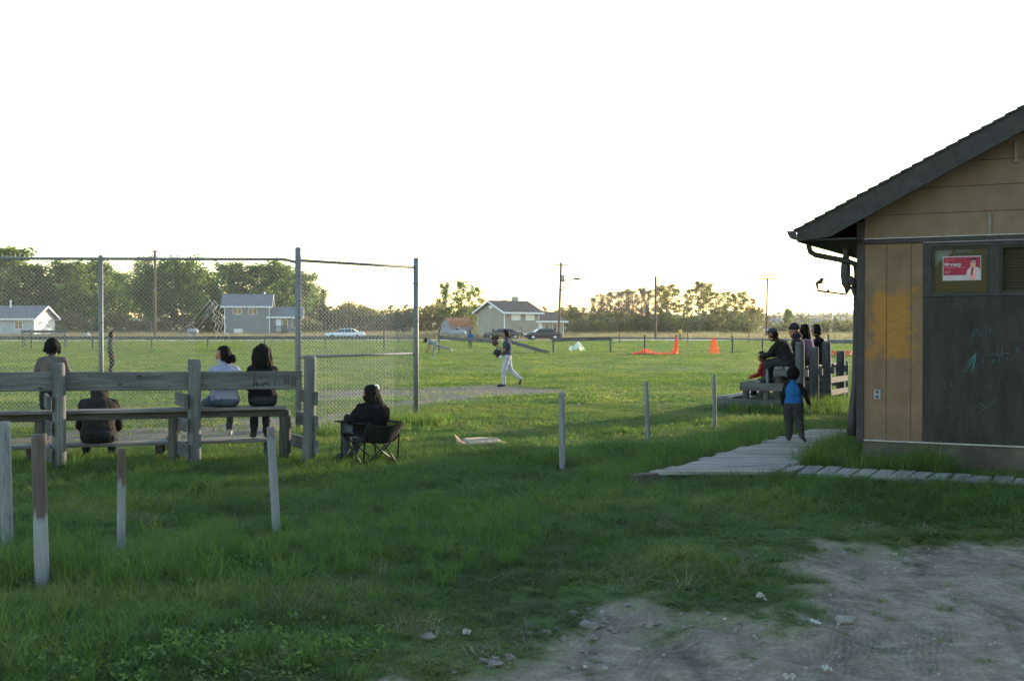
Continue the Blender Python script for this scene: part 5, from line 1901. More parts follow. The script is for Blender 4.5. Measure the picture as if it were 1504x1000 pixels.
    # folds in the clothes, and clothes a little thicker than skin
    vz = np.zeros(nv)
    for p_i, p in enumerate(me.polygons):
        if mi[p_i]:
            for vi in p.vertices:
                vz[vi] = 1 if mi[p_i] in (1, 2, 3) else vz[vi]
    nrm_ = np.empty(nv * 3, np.float32); me.vertices.foreach_get('normal', nrm_); nrm_ = nrm_.reshape(-1, 3)
    q_ = co_ / k
    fold = (fbm(q_[:, 0] * 9 + q_[:, 2] * 5, q_[:, 2] * 11 - q_[:, 1] * 8, 3 + int(abs(loc[0]) * 10)) - .47) * .030 + (fbm(q_[:, 0] * 22 + q_[:, 1] * 9, q_[:, 2] * 20 + q_[:, 1] * 13, 9) - .47) * .012
    co_ = co_ + nrm_ * (vz * (.005 + fold) * k)[:, None]
    # hands with five fingers each, joined into the same body mesh
    hb = MB()
    for n, s in (('l', -1), ('r', 1)):
        el, wr = J['el' + n], J['wr' + n]
        d = (wr - el).normalized()
        inw = V(-s, .2, 0)
        pn_ = (inw - d * inw.dot(d)).normalized()
        ac = d.cross(pn_).normalized()
        if ac.dot(V(0, 1, .3)) < 0:
            ac = -ac
        rt = Matrix((ac, pn_, d)).transposed()
        pc = wr + d * .05 * k
        hb.ell(pc, (.04 * k, .017 * k, .055 * k), rt, 10, 8)
        for i, (o_, L) in enumerate(((.030, .066), (.010, .076), (-.010, .071), (-.029, .056))):
            b = wr + d * .088 * k + ac * o_ * k
            p1 = b + (d + pn_ * .35 * curl).normalized() * L * .45 * k
            p2 = p1 + (d + pn_ * 1.2 * curl).normalized() * L * .33 * k
            p3 = p2 + (d * .6 + pn_ * 1.8 * curl).normalized() * L * .25 * k
            hb.tube([b - d * .02 * k, b, p1, p2, p3], [.009 * k, .0095 * k, .009 * k, .008 * k, .006 * k], 6)
        b = wr + d * .03 * k + ac * .03 * k
        p1 = b + (d * .6 + ac * .9 + pn_ * .3).normalized() * .035 * k
        p2 = p1 + (d + ac * .25 + pn_ * .5).normalized() * .03 * k
        hb.tube([b - ac * .012 * k, b, p1, p2], [.013 * k, .012 * k, .0105 * k, .008 * k], 6)
    hv = np.array(hb.v)
    full = bpy.data.meshes.new('body')
    faces = [tuple(p.vertices) for p in me.polygons] + [tuple(i + nv for i in f_) for f_ in hb.f]
    full.from_pydata([tuple(p) for p in co_] + hb.v, [], faces)
    mi = np.concatenate([mi, np.zeros(len(hb.f), np.int32)])
    for m_ in (skin, top, bottom, sleevem or top, shoe):
        full.materials.append(m_)
    full.polygons.foreach_set('material_index', mi)
    full.polygons.foreach_set('use_smooth', np.ones(len(faces), bool))
    full.update()
    bpy.data.meshes.remove(me)
    bo = bpy.data.objects.new('body', full); bo.parent = root; PM[bo.name] = wm(root); col.objects.link(bo)
    # eyes
    for s in (-1, 1):
        lpart(MB().ell(hc + fwd * .090 * hk + side * s * .031 * hk + hup * .012 * hk, (.014 * hk, .008 * hk, .007 * hk), rot, 8, 6), 'eye', EYE_M, root)
    # hair or headwear
    hm = MB()

    def cap(d):
        q = 1.0 + .035 * math.sin(d.x * 23 + d.z * 7) + .03 * math.sin(d.y * 19 + d.x * 31) + .025 * math.sin(d.x * 47 - d.y * 13)
        if d.y > .35 and d.z < .52:
            q *= .72
        if abs(d.x) > .75 and d.z < -.25:
            q *= .8
        return q
    up0 = hc + hup * .035 * hk
    if hair in ('short', 'bun', 'pony', 'long'):
        hm.ell(up0 - fwd * .012 * hk, (.091 * hk, .108 * hk, .108 * hk), rot, 22, 16, 0, cap)
    if hair == 'bun':
        hm.ell(hc - fwd * .125 * hk - hup * .045 * hk, (.05 * hk, .05 * hk, .06 * hk), rot, 12, 8, 0, lambda d: 1 + .06 * math.sin(d.x * 9 + d.z * 14))
        hm.ell(hc - fwd * .06 * hk - hup * .045 * hk, (.072 * hk, .06 * hk, .07 * hk), rot, 12, 8)
    def locks(n_, a0, a1, r0_, L_, rr__, seed_, back=.03):
        q_r = random.Random(seed_)
        for i_ in range(n_):
            a_ = a0 + (a1 - a0) * (i_ + q_r.random() * .8) / n_
            o_ = side * math.cos(a_) * r0_ * hk - fwd * math.sin(a_) * r0_ * hk
            c_ = hc + hup * .03 * hk
            LL = L_ * q_r.uniform(.75, 1.1)
            w_ = side * q_r.uniform(-.03, .03) * hk
            hm.tube([c_ + o_ * .55 + hup * .085 * hk, c_ + o_ * 1.0 + hup * .03 * hk, c_ + o_ * 1.12 - hup * LL * .4 * hk + w_ * .5 - fwd * back * .4 * hk, c_ + o_ * 1.15 - hup * LL * .75 * hk - w_ * .6 - fwd * back * hk, c_ + o_ * 1.0 - hup * LL * hk + w_ - fwd * back * hk],
                    [.016 * hk, rr__ * hk, rr__ * 1.1 * hk, rr__ * .9 * hk, .004 * hk], 6)
    if hair == 'long':
        locks(26, -.25, 3.4, .088, .40, .026, 5, .05)
    if hair in ('short', 'bun'):
        locks(22, -.1, 3.24, .086, .115, .02, 6, 0)
    if hair == 'shoulder':
        locks(28, -.45, 3.6, .098, .25, .026, 7, .02)
    if hair == 'none_long':
        b = hc - fwd * .04 * hk
        hm.tube([b + hup * .06 * hk, b - fwd * .03 * hk - hup * .06 * hk, b - fwd * .055 * hk - hup * .16 * hk, b - fwd * .07 * hk - hup * .27 * hk, b - fwd * .06 * hk - hup * .34 * hk], [.08 * hk, .092 * hk, .098 * hk, .085 * hk, .04 * hk], 12)
    if hair == 'shoulder':
        hm.ell(up0 - fwd * .014 * hk, (.096 * hk, .110 * hk, .114 * hk), rot, 22, 16, 0, cap)
    if hair == 'afro':
        hm.ell(up0 - fwd * .012 * hk + hup * .01 * hk, (.118 * hk, .125 * hk, .125 * hk), rot, 26, 18, 0, lambda d: (1 + .04 * math.sin(d.x * 29 + d.z * 23) + .04 * math.sin(d.y * 33 + d.z * 19)) * (.66 if (d.y > .4 and d.z < .45) else 1))
    if hair == 'hood':
        hm.ell(up0 - fwd * .014 * hk, (.112 * hk, .125 * hk, .13 * hk), rot, 22, 16, 0, lambda d: (.72 if (d.y > .5 and d.z < .55) else 1) * (1 + .02 * math.sin(d.z * 14 + d.x * 9)))
        hm.tube([hc - hup * .02 * hk - fwd * .01 * hk, J['nek'] + su * .02 * k - fwd * .02 * hk, J['nek'] - su * .06 * k], [.10 * hk, .105 * hk, .12 * hk], 14)
        hairm = top
    if hair == 'beanie':
        hm.ell(up0 + hup * .02 * hk - fwd * .012 * hk, (.098 * hk, .116 * hk, .13 * hk), rot, 20, 14, 0, lambda d: .72 if (d.z < -.1) else 1 + .015 * math.sin(d.x * 30))
        hm.tube([hc - hup * .04 * hk - fwd * .02 * hk, J['nek'] - su * .02 * k - fwd * .03 * hk], [.088 * hk, .11 * hk], 14)
        hairm = sleevem or top
    if hair == 'cap':
        hm.ell(up0 + hup * .012 * hk, (.096 * hk, .112 * hk, .108 * hk), rot, 20, 14, 0, lambda d: .72 if d.z < .02 else 1)
        br_ = hc + hup * .05 * hk + fwd * .12 * hk
        hm.ell(br_, (.075 * hk, .075 * hk, .008 * hk), rot, 14, 6)
        hairm = SHOE
    hn = {'hood': 'hood', 'beanie': 'beanie', 'cap': 'cap'}.get(hair, 'hair')
    ho = lpart(hm, hn, hairm, root)
    if hair == 'cap':
        lpart(MB().ell(up0 - fwd * .02 * hk - hup * .03 * hk, (.086 * hk, .095 * hk, .085 * hk), rot, 14, 10), 'hair', HAIR, root)
    return root, J, rot


grey_top = cloth('grey_shirt', (.08, .070, .061))
olive_jk = cloth('olive_jacket', (.022, .019, .016))
lav_top = cloth('lavender_shirt', (.20, .21, .28))
black_top = cloth('black_top', (.008, .008, .0085))
jeans = cloth('blue_jeans', (.055, .075, .095))
dark_pants = cloth('dark_trousers', (.022, .024, .027))
navy = cloth('navy_shirt', (.035, .042, .062))
pale_pants = cloth('pale_grey_trousers', (.30, .31, .345))
blue_top = cloth('bright_blue_shirt', (.014, .075, .21))
red_top = cloth('red_shirt', (.16, .02, .018))
purple_top = cloth('mauve_top', (.20, .12, .17))
yellow_top = cloth('yellow_jacket', (.50, .33, .06))
grey_wear = cloth('grey_clothes', (.17, .18, .19))
grey_pants = cloth('charcoal_trousers', (.028, .028, .028))
HD = math.atan2(-DN.x, DN.y)            # facing the field from the left bleacher


def face_dir(px):
    return (px - 752) / F


# woman standing before the left bleacher
J = standing()
pw = at(76, 640, 16.6); pw.z = 0
J['hed'] = V(0, .05, 1.57)
J['ell'] = V(-.25, .06, 1.10); J['wrl'] = V(-.12, .2, 1.0); J['elr'] = V(.25, .06, 1.10); J['wrr'] = V(.12, .2, 1.0)
person('woman in grey shirt with tied dark hair standing before the left bleacher', pw, .25, J, grey_top, dark_pants, 'short', HAIR, scale=.955, sleeve=.55)
# bending figure on the lower seat
q = LR + DW * 2.60 + DN * .90
J = sitting(.275, .22, .30, .16, .42)
J['hed'] = V(0, .46, .275 + .60); J['nek'] = V(0, .34, .275 + .55); J['che'] = V(0, .20, .275 + .38)
J['shl'] = V(-.19, .26, .275 + .50); J['shr'] = V(.19, .26, .275 + .50)
J['elr'] = V(.25, .34, .275 + .20); J['wrr'] = V(.16, .50, .275 + .10); J['ell'] = V(-.25, .36, .275 + .22); J['wrl'] = V(-.18, .5, .275 + .08)
person('person in dark olive jacket hunched forward on the lower bleacher seat', V(q.x, q.y, 0), HD, J, olive_jk, dark_pants, 'hood', HAIR, scale=1.0, bulk=1.4, face=(0, .9, -.35))
# woman in lavender shirt on the upper seat
q = LR + DW * 1.02 + DN * .40
J = sitting(.839, .10, .51, .11, .43)
J['hed'] = V(0, .16, .839 + .73)
J['knr'] = V(.14, .42, .91); J['anr'] = V(.12, .46, .45); J['tor'] = V(.13, .60, .39)
J['knl'] = V(-.20, .44, .89); J['anl'] = V(-.36, .74, .55); J['tol'] = V(-.46, .87, .55)
person('woman with black hair bun and lavender shirt sitting on the left bleacher', V(q.x, q.y, 0), HD + .05, J, lav_top, jeans, 'bun', HAIR, shoe=SHOEW, sleeve=.7, scale=.9, bulk=1.26, face=(-.93, .35, -.08), tophem=.06)
# person in black on the upper seat
q = LR + DW * .53 + DN * .40
J = sitting(.839, .10, .51, .09, .42)
J['hed'] = V(0, .12, .839 + .755)
person('person in black with shoulder length dark hair sitting at the bleacher end', V(q.x, q.y, 0), HD, J, black_top, dark_pants, 'shoulder', HAIR, scale=.9, bulk=1.3)

# camp chair with its woman
cc = gnd(543, 681)
ch = empty('camp_chair', tuple(V(cc.x, cc.y, 0)), R(42), 'black folding camp chair with crossed legs on the grass', 'chair')
T = lambda *p: MB().tube(p, .011, 8)
X0, X1, F0, F1 = -.27, .27, -.24, .26
for a, b in (((X0, F1, 0), (X1, F1, .40)), ((X1, F1, 0), (X0, F1, .40)), ((X0, F0, 0), (X1, F0, .40)), ((X1, F0, 0), (X0, F0, .40)), ((X0, F0, 0), (X0, F1, .40)), ((X0, F1, 0), (X0, F0, .40)), ((X1, F0, 0), (X1, F1, .40)), ((X1, F1, 0), (X1, F0, .40))):
    lpart(T(a, b), 'leg', M['chair_tube'], ch)
for sx_ in (X0, X1):
    lpart(T((sx_, F0, .02), (sx_, F0 - .05, .5), (sx_ * .95, F0 - .11, .56)), 'back_upright', M['chair_tube'], ch)
    lpart(T((sx_, F1, .0), (sx_, F1, .55)), 'front_upright', M['chair_tube'], ch)
    lpart(MB().box((sx_ - .045, F0 - .05, .545), (sx_ + .045, F1 + .1, .562)), 'armrest', M['chair_cloth'], ch)


def sheet(fn, nu, nv, t):
    P_ = [[Vector(fn(i / nu, j / nv)) for j in range(nv + 1)] for i in range(nu + 1)]
    v = [p for r_ in P_ for p in r_]
    n = len(v)
    v += [p + Vector(t) for p in v]
    f = []
    for i in range(nu):
        for j in range(nv):
            a = i * (nv + 1) + j
            f += [(a, a + 1, a + nv + 2, a + nv + 1), (n + a, n + a + nv + 1, n + a + nv + 2, n + a + 1)]
    for i in range(nu):
        for a, b in ((i * (nv + 1), (i + 1) * (nv + 1)), ((i + 1) * (nv + 1) + nv, i * (nv + 1) + nv)):
            f.append((a, b, b + n, a + n))
    for j in range(nv):
        for a, b in ((j + 1, j), (nu * (nv + 1) + j, nu * (nv + 1) + j + 1)):
            f.append((a, b, b + n, a + n))
    return MB().add(v, f, 0, True)


lpart(sheet(lambda u, v: (X0 + (X1 - X0) * u, F0 + (F1 - F0) * v, .40 - .12 * math.sin(math.pi * u) * (1 - .35 * v)), 10, 8, (0, 0, .012)), 'seat', M['chair_cloth'], ch)
lpart(sheet(lambda u, v: (X0 + (X1 - X0) * u, F0 - .13 * v - .07 * math.sin(math.pi * u), .32 + .24 * v - .03 * math.sin(math.pi * u)), 10, 8, (0, .012, 0)), 'backrest', M['chair_cloth'], ch)
J = sitting(.31, -.05, .34, .13, .40)
J['che'] = V(0, -.06, .66); J['nek'] = V(.0, -.03, .78); J['hed'] = V(.02, .0, .885)
J['shl'] = V(-.17, -.04, .735); J['shr'] = V(.17, -.04, .735)
J['knl'] = V(-.11, .36, .50); J['knr'] = V(.11, .38, .50); J['anl'] = V(-.1, .42, .10); J['anr'] = V(.09, .44, .10); J['tol'] = V(-.11, .57, .05); J['tor'] = V(.1, .59, .05)
J['ell'] = V(-.27, .02, .58); J['wrl'] = V(-.2, .22, .60); J['elr'] = V(.27, .02, .58); J['wrr'] = V(.2, .22, .60)
r_, Jc, rot = person('woman with long dark hair and white hair band in the camp chair', V(cc.x, cc.y, 0), R(44), J, black_top, jeans, 'long', HAIR, bulk=1.5, face=(-.5, .9, -.15))
hc = Jc['hed']
lpart(MB().tube([hc + V(.02, -.06, .150), hc + V(.06, -.05, .135), hc + V(.095, -.04, .095)], [.012, .024, .012], 8), 'hair_band', M['white'], r_)

# boy on the boardwalk
bq = gnd(1165, 649, WZ); 
J = standing()
J['anl'] = V(-.10, .06, .08); J['knl'] = V(-.11, .10, .48); J['tol'] = V(-.11, .22, .04)
J['knr'] = V(.15, .02, .5); J['anr'] = V(.24, -.22, .17); J['tor'] = V(.30, -.08, .05)
J['elr'] = V(.30, -.02, 1.13); J['wrr'] = V(.37, .06, .94); J['ell'] = V(-.25, -.03, 1.13); J['wrl'] = V(-.25, .03, .90)
J['hed'] = V(0, .02, 1.62)
for n in ('knl', 'knr', 'hil', 'hir'):
    J[n].z *= .95
person('small boy in blue raglan shirt walking away on the boardwalk', V(bq.x, bq.y, WZ - .0), -.35, J, blue_top, grey_pants, 'afro', HAIR, skin=SKIN2, scale=.60, voxel=.011, bulk=1.3, legw=1.4, sleevem=black_top, headscale=1.35, face=(-.15, 1, 0))

# people on the right bleacher, facing left along -DP
HR = math.atan2(DP.x, -DP.y)
def rseat(a, p):
    q = RC + DA * a + DP * p
    return V(q.x, q.y, 0)


J = sitting(.955, .22, .33, .12, .42)
J['hed'] = V(0, .36, .955 + .66); J['nek'] = V(0, .24, .955 + .55); J['che'] = V(0, .14, .955 + .38)
J['shl'] = V(-.2, .18, .955 + .50); J['shr'] = V(.2, .18, .955 + .50); J['ell'] = V(-.27, .36, .955 + .26); J['elr'] = V(.27, .36, .955 + .26); J['wrl'] = V(-.12, .58, .955 + .2); J['wrr'] = V(.12, .58, .955 + .2)
person('man in dark coat and cap sitting at the near end of the right bleacher', rseat(.33, 1.53), HR, J, cloth('dark_coat', (.014, .014, .013)), dark_pants, 'cap', HAIR, bulk=1.4, face=(0, .95, -.25), shoe=SHOE, legw=1.15)
J = sitting(.64, .08, .36, .09, .36)
person('child in red shirt sitting on the middle step beside the man', rseat(.62, .95), HR, J, red_top, dark_pants, 'short', HAIR, scale=.82, voxel=.012, shoe=SHOEW, bulk=1.1)
J = sitting(.955, .10, .33, .12, .42)
J['hed'] = V(0, .18, .955 + .74)
person('woman in dark knitted hood sitting in the middle of the right bleacher', rseat(1.18, 1.55), HR + .1, J, cloth('dark_knit', (.02, .017, .022)), dark_pants, 'beanie', HAIR, bulk=1.15, face=(-.1, 1, -.05))
J = sitting(.955, .10, .33, .12, .42)
person('person in mauve top behind the hooded woman on the right bleacher', rseat(1.75, 1.6), HR, J, purple_top, dark_pants, 'shoulder', HAIR, bulk=1.08)
J = sitting(.955, .05, .33, .12, .42)
person('person in black jacket at the far end of the right bleacher', rseat(2.3, 1.66), HR, J, black_top, dark_pants, 'short', HAIR, bulk=1.2)

# players on the field
bq = gnd(745, 568)
J = standing()
J['hed'] = V(0, .05, 1.585)
J['anl'] = V(-.08, .10, .08); J['knl'] = V(-.09, .11, .48); J['tol'] = V(-.09, .27, .04)
J['knr'] = V(.10, -.10, .52); J['anr'] = V(.1, -.42, .22); J['tor'] = V(.11, -.37, .07)
J['ell'] = V(-.24, .10, 1.12); J['wrl'] = V(-.12, .28, 1.24); J['elr'] = V(.22, .05, 1.10); J['wrr'] = V(.12, .24, .96)
r_, Jb, rot = person('batter in navy shirt and pale trousers walking to the left', V(bq.x, bq.y, 0), R(90), J, navy, pale_pants, 'short', HAIR, scale=.98, sleeve=.75, legw=1.15, bulk=1.1, face=(0, 1, -.15))
gl_m = plain('mitt_leather', (.05, .03, .02), .6, .3, 12)
gv = empty('baseball_mitt', tuple(V(bq.x - .36, bq.y - .05, 1.34)), 0, 'brown leather mitt raised before the face of the batter', 'mitt')
lpart(MB().ell((0, 0, 0), (.10, .08, .125), None, 12, 10, 0, lambda d: 1 + .05 * math.sin(d.z * 20)), 'palm', gl_m, gv)
for kx in range(5):
    lpart(MB().tube([(-.08 + kx * .04, 0, .08), (-.10 + kx * .05, -.01, .2)], [.03, .022], 6), 'finger', gl_m, gv)
gv = empty('batting_helmet', tuple(V(bq.x - .30, bq.y - .12, 1.02)), 0, 'dark helmet with green strap carried at the waist of the batter', 'helmet')
lpart(MB().ell((0, 0, 0), (.13, .12, .12), None, 14, 10, 0, lambda d: .8 if d.z < -.3 else 1), 'shell', plain('helmet_shell', (.02, .022, .03), .4, .1, 8, 0), gv)
lpart(MB().ell((-.1, 0, -.04), (.09, .09, .012), None, 12, 6), 'brim', plain('helmet_shell', (.02, .022, .03), .4, .1, 8, 0), gv)
lpart(MB().tube([(.08, 0, .08), (.10, 0, .2), (.06, 0, .26), (.1, -.02, .3)], .022, 6), 'strap', plain('green_strap', (.06, .45, .12), .6, .1), gv)
lpart(MB().ell((.10, -.1, -.12), (.04, .04, .04)), 'ball', M['white'], gv)

pq = gnd(640, 527)
J = standing()
J['pel'] = V(0, 0, .80); J['che'] = V(0, .28, .93); J['nek'] = V(0, .46, .98); J['hed'] = V(0, .60, 1.00)
J['shl'] = V(-.17, .40, .95); J['shr'] = V(.17, .40, .95); J['ell'] = V(-.22, .36, .68); J['wrl'] = V(-.14, .46, .46); J['elr'] = V(.22, .30, .68); J['wrr'] = V(.2, .44, .46)
J['hil'] = V(-.09, 0, .78); J['hir'] = V(.09, 0, .78); J['knl'] = V(-.10, .12, .42); J['anl'] = V(-.10, .06, .08); J['tol'] = V(-.1, .22, .04)
J['knr'] = V(.12, -.40, .62); J['anr'] = V(.12, -.80, .55); J['tor'] = V(.12, -.90, .42)
person('pitcher in grey clothes bending forward with one leg lifted behind', V(pq.x, pq.y, 0), R(86), J, grey_wear, grey_wear, 'short', HAIR, skin=SKIN, shoe=SHOEW, sleeve=.7, voxel=.02, scale=1.03, face=(0, .9, .35), head_up=(0, -.3, 1))
fq = V((163 - 752) / F * 43, 43, 0)
J = standing()
J['knr'] = V(.1, .06, .5); J['anr'] = V(.1, -.1, .1); J['tor'] = V(.1, .06, .04)
person('fielder in dark grey clothes standing beyond the chain link fence', fq, R(-70), J, cloth('dusk_grey', (.05, .055, .05)), grey_pants, 'short', HAIR, voxel=.02, scale=.93, legw=1.2, bulk=1.05)
bq = gnd(691, 513)
person('player in bright blue shirt and jeans walking in the outfield', V(bq.x, bq.y, 0), R(20), standing(), blue_top, cloth('dark_jeans', (.05, .06, .10)), 'short', HAIRB, voxel=.025, scale=.88, bulk=1.15)
Yp = 132
person('far person in yellow jacket beyond the orange netting', V((999 - 752) / F * Yp, Yp, g1(18, Yp)), R(40), standing(), yellow_top, grey_wear, 'short', HAIR, voxel=.03, scale=.95, bulk=1.2)

# ------------------------------------------------------------------ litter
def crumple(name, px, py, w, h, mat, label, cat, seed, z=.02, Y=None):
    r = random.Random(seed)
    g = gnd(px, py) if Y is None else V((px - 752) / F * Y, Y, 0)
    n = 7
    w *= .6; h *= .6
    P_ = {}
    for i in range(n + 1):
        for j in range(n + 1):
            u, v_ = i / n - .5, j / n - .5
            rr_ = 1 - .35 * max(abs(u), abs(v_)) * (1 + r.uniform(-.8, .8))
            P_[i, j] = (u * w * rr_, v_ * w * .7 * rr_, max(0, (r.random() ** 2) * h + h * .35 * math.cos(u * 3) * math.cos(v_ * 3) * r.random()))
    v = [P_[i, j] for i in range(n + 1) for j in range(n + 1)]
    f = [(i * (n + 1) + j, (i + 1) * (n + 1) + j, (i + 1) * (n + 1) + j + 1, i * (n + 1) + j + 1) for i in range(n) for j in range(n)]
    o = MB().add(v, f).build(name, mat)
    o.location = (g.x, g.y, g1(g.x, g.y) + z)
    o.rotation_euler = (0, 0, r.uniform(0, 6))
    tag(o, label, cat)
    return o


pl = crumple('plastic_sheet', 847, 519, 2.1, .1, M['sheet'], 'big white crumpled plastic sheet by the outfield rail', 'plastic sheet', 4)
for vv in pl.data.vertices:
    x, y, z = vv.co
    vv.co.z = z + max(0, .74 - abs(x) * .6 - abs(y) * .8) * (1 + .3 * math.sin(x * 9))
pl.rotation_euler = (0, 0, .3)
for i, (px, py, w, h, lb) in enumerate(((850, 598, .16, .12, 'white paper ball on the sunlit grass right of the lone stub'), (1117, 878, .10, .06, 'upright white paper scrap at the edge of the dirt'), (1125, 882, .05, .03, 'tiny white scrap beside the upright paper scrap'),
                                        (884, 891, .05, .03, 'white scrap at the top edge of the rutted dirt'), (686, 927, .09, .05, 'curled white paper scrap in the short grass'), (889, 968, .06, .03, 'blue white wrapper on the dirt at the bottom'),
                                        (1065, 906, .07, .02, 'flat pale scrap at the grass tongue tip'), (1160, 982, .12, .05, 'pale crumpled paper at the bottom edge of the dirt'), (1199, 915, .14, .03, 'long pale scrap on the rutted dirt'),
                                        (1316, 808, .05, .03, 'tiny white scrap on the smooth dirt near the top'), (1355, 672, .14, .1, 'white crumpled cup in the weeds under the shutter'), (553, 898, .09, .02, 'thin pale strip on the grass'), (1215, 966, .14, .03, 'pale bark like scrap right of the bottom paper'),
                                        (860, 965, .06, .03, 'small white scrap left of the blue wrapper'))):
    crumple('paper_scrap', px, py, w, h, M['paper'], lb, 'litter', 20 + i)
# cardboard: a folded flap and a long flat sheet
cg = gnd(702, 657)
cb_ = empty('cardboard_sheet', (cg.x, cg.y, .03), R(6), 'flattened pale cardboard box lying on the sunlit grass', 'cardboard')
lpart(sheet(lambda u, v: (-.20 + .62 * u - .12 * abs(v - .4) * u, -.42 + .95 * v, .04 + .015 * math.sin(u * 3) + .012 * math.sin(v * 7)), 8, 6, (0, 0, .008)), 'panel', M['card_pale'], cb_)
lpart(sheet(lambda u, v: (-.34 + .13 * u, -.38 + .7 * v, .04 + .12 * (1 - u) * v + .02 * math.sin(v * 5)), 4, 5, (0, 0, .008)), 'flap', M['card'], cb_)
for i, (px, py, s, lb) in enumerate(((245, 886, .052, 'pale rounded stone in the long grass at left'), (628, 934, .05, 'flat pale stone in the short grass at the bottom'), (204, 900, .035, 'small stone near the long grass at left'), (862, 905, .06, 'clod at the broken edge of the dirt'), (1240, 905, .06, 'stone at the right of the grass tongue'))):
    g = gnd(px, py)
    o = MB().ell((0, 0, 0), (s, s * .8, s * .55), None, 12, 8, 0, lambda d: 1 + .12 * math.sin(d.x * 5 + i) + .1 * math.sin(d.y * 7 + d.z * 4)).build('stone', M['stone'])
    o.location = (g.x, g.y, g1(g.x, g.y) + s * .2)
    tag(o, lb, 'stone')

# gravel on the dirt yard
gv_ = MB()
N = 1500
gx_ = rng.uniform(-1.5, 6, N); gy_ = rng.uniform(5.2, 10.2, N)
kk = dirt_mask(gx_, gy_) > .75
zz_ = gz(gx_, gy_)
for x, y, z, s, a in zip(gx_[kk], gy_[kk], zz_[kk], 0.004 + .014 * rng.random(N)[kk] ** 3, rng.random(N)[kk] * 6.3):
    c_, s_ = math.cos(a) * s, math.sin(a) * s
    gv_.add([(x + c_, y + s_, z), (x - s_, y + c_, z + s * .2), (x - c_ * .8, y - s_ * .8, z), (x + s_, y - c_, z), (x + c_ * .2, y, z + s * .9)], [(0, 1, 4), (1, 2, 4), (2, 3, 4), (3, 0, 4)])
o = gv_.build('gravel', plain('gravel_stone', (.20, .19, .18), .9, .35, 40, .2)); o['kind'] = 'stuff'

cl_ = MB()
r_c = random.Random(12)
EDGE = [gnd(640, 985), gnd(730, 945), gnd(830, 903), gnd(915, 888), gnd(1010, 905), gnd(1100, 905), gnd(1200, 900)]
for q in range(150):
    t = r_c.random() ** .8 * (len(EDGE) - 1.01)
    i_ = int(t)
    p = EDGE[i_].lerp(EDGE[i_ + 1], t - i_) + V(r_c.gauss(.05, .13), r_c.gauss(-.1, .14), 0)
    sz = .006 + .022 * r_c.random() ** 3 * (1.25 if t < 3.2 else .7)
    cl_.ell((p.x, p.y, g1(p.x, p.y) + sz * .25), (sz * r_c.uniform(.8, 1.5), sz * r_c.uniform(.8, 1.4), sz * r_c.uniform(.5, .9)), Matrix.Rotation(r_c.uniform(0, 3), 3, 'Z'), 7, 5, 0, lambda d, k_=r_c.uniform(2, 7): 1 + .34 * math.sin(d.x * k_ + d.z * 5) + .15 * math.sin(d.y * k_ * 1.7))
cl_.sm = [False] * len(cl_.f)
o = cl_.build('soil_clods', plain('soil_clod', (.15, .132, .118), .95, .35, 25, .5)); o['kind'] = 'stuff'

# ------------------------------------------------------------------ grass
protos = bpy.data.collections.new('grass_tufts')


def tuft(name, n, h, w, spread, lean, mat, seed, segs=3, wvar=.3):
    r = random.Random(seed)
    vs, fs = [], []
    for k in range(n):
        a = r.uniform(0, 6.283); rad = spread * math.sqrt(r.random())
        bx, by = math.cos(a) * rad, math.sin(a) * rad
        d = r.uniform(0, 6.283)
        hh = h * r.uniform(.55, 1.1); ln = lean * r.uniform(.3, 1.3) * hh; ww = w * r.uniform(1 - wvar, 1 + wvar)
        pa_ = d + 1.57 + r.uniform(-.5, .5)
        px, py = math.cos(pa_) * ww / 2, math.sin(pa_) * ww / 2
        b0 = len(vs)
        for s in range(segs + 1):
            t = s / segs
            cx, cy, cz = bx + math.cos(d) * ln * t * t, by + math.sin(d) * ln * t * t, hh * (t - .18 * lean * t * t) - .01
            tw = 1 - t ** 1.5
            if s < segs:
                vs += [(cx - px * tw, cy - py * tw, cz), (cx + px * tw, cy + py * tw, cz)]
            else:
                vs.append((cx, cy, cz))
        for s in range(segs - 1):
            fs.append((b0 + 2 * s, b0 + 2 * s + 1, b0 + 2 * s + 3, b0 + 2 * s + 2))
        fs.append((b0 + 2 * segs - 2, b0 + 2 * segs - 1, b0 + 2 * segs))
    o = bpy.data.objects.new(name, MB().add(vs, fs).mesh(name, mat))
    return o


def clover(name, n, seed):
    r = random.Random(seed)
    mb = MB()
    for k in range(n):
        a = r.uniform(0, 6.28); rad = .09 * math.sqrt(r.random())
        c = V(math.cos(a) * rad, math.sin(a) * rad, r.uniform(.03, .08))
        rot = Matrix.Rotation(r.uniform(-.6, .6), 3, 'X') @ Matrix.Rotation(r.uniform(-.6, .6), 3, 'Y')
        for i in range(3):
            b = i * 2.094 + r.uniform(-.3, .3)
            s = r.uniform(.007, .013)
            e = V(math.cos(b), math.sin(b), .1); g = V(-math.sin(b), math.cos(b), 0)
            mb.add([c, c + rot @ (e * s * .7 + g * s * .6), c + rot @ (e * s * 1.5), c + rot @ (e * s * .7 - g * s * .6)], [(0, 3, 2, 1)])
    return bpy.data.objects.new(name, mb.mesh(name, M['clover']))


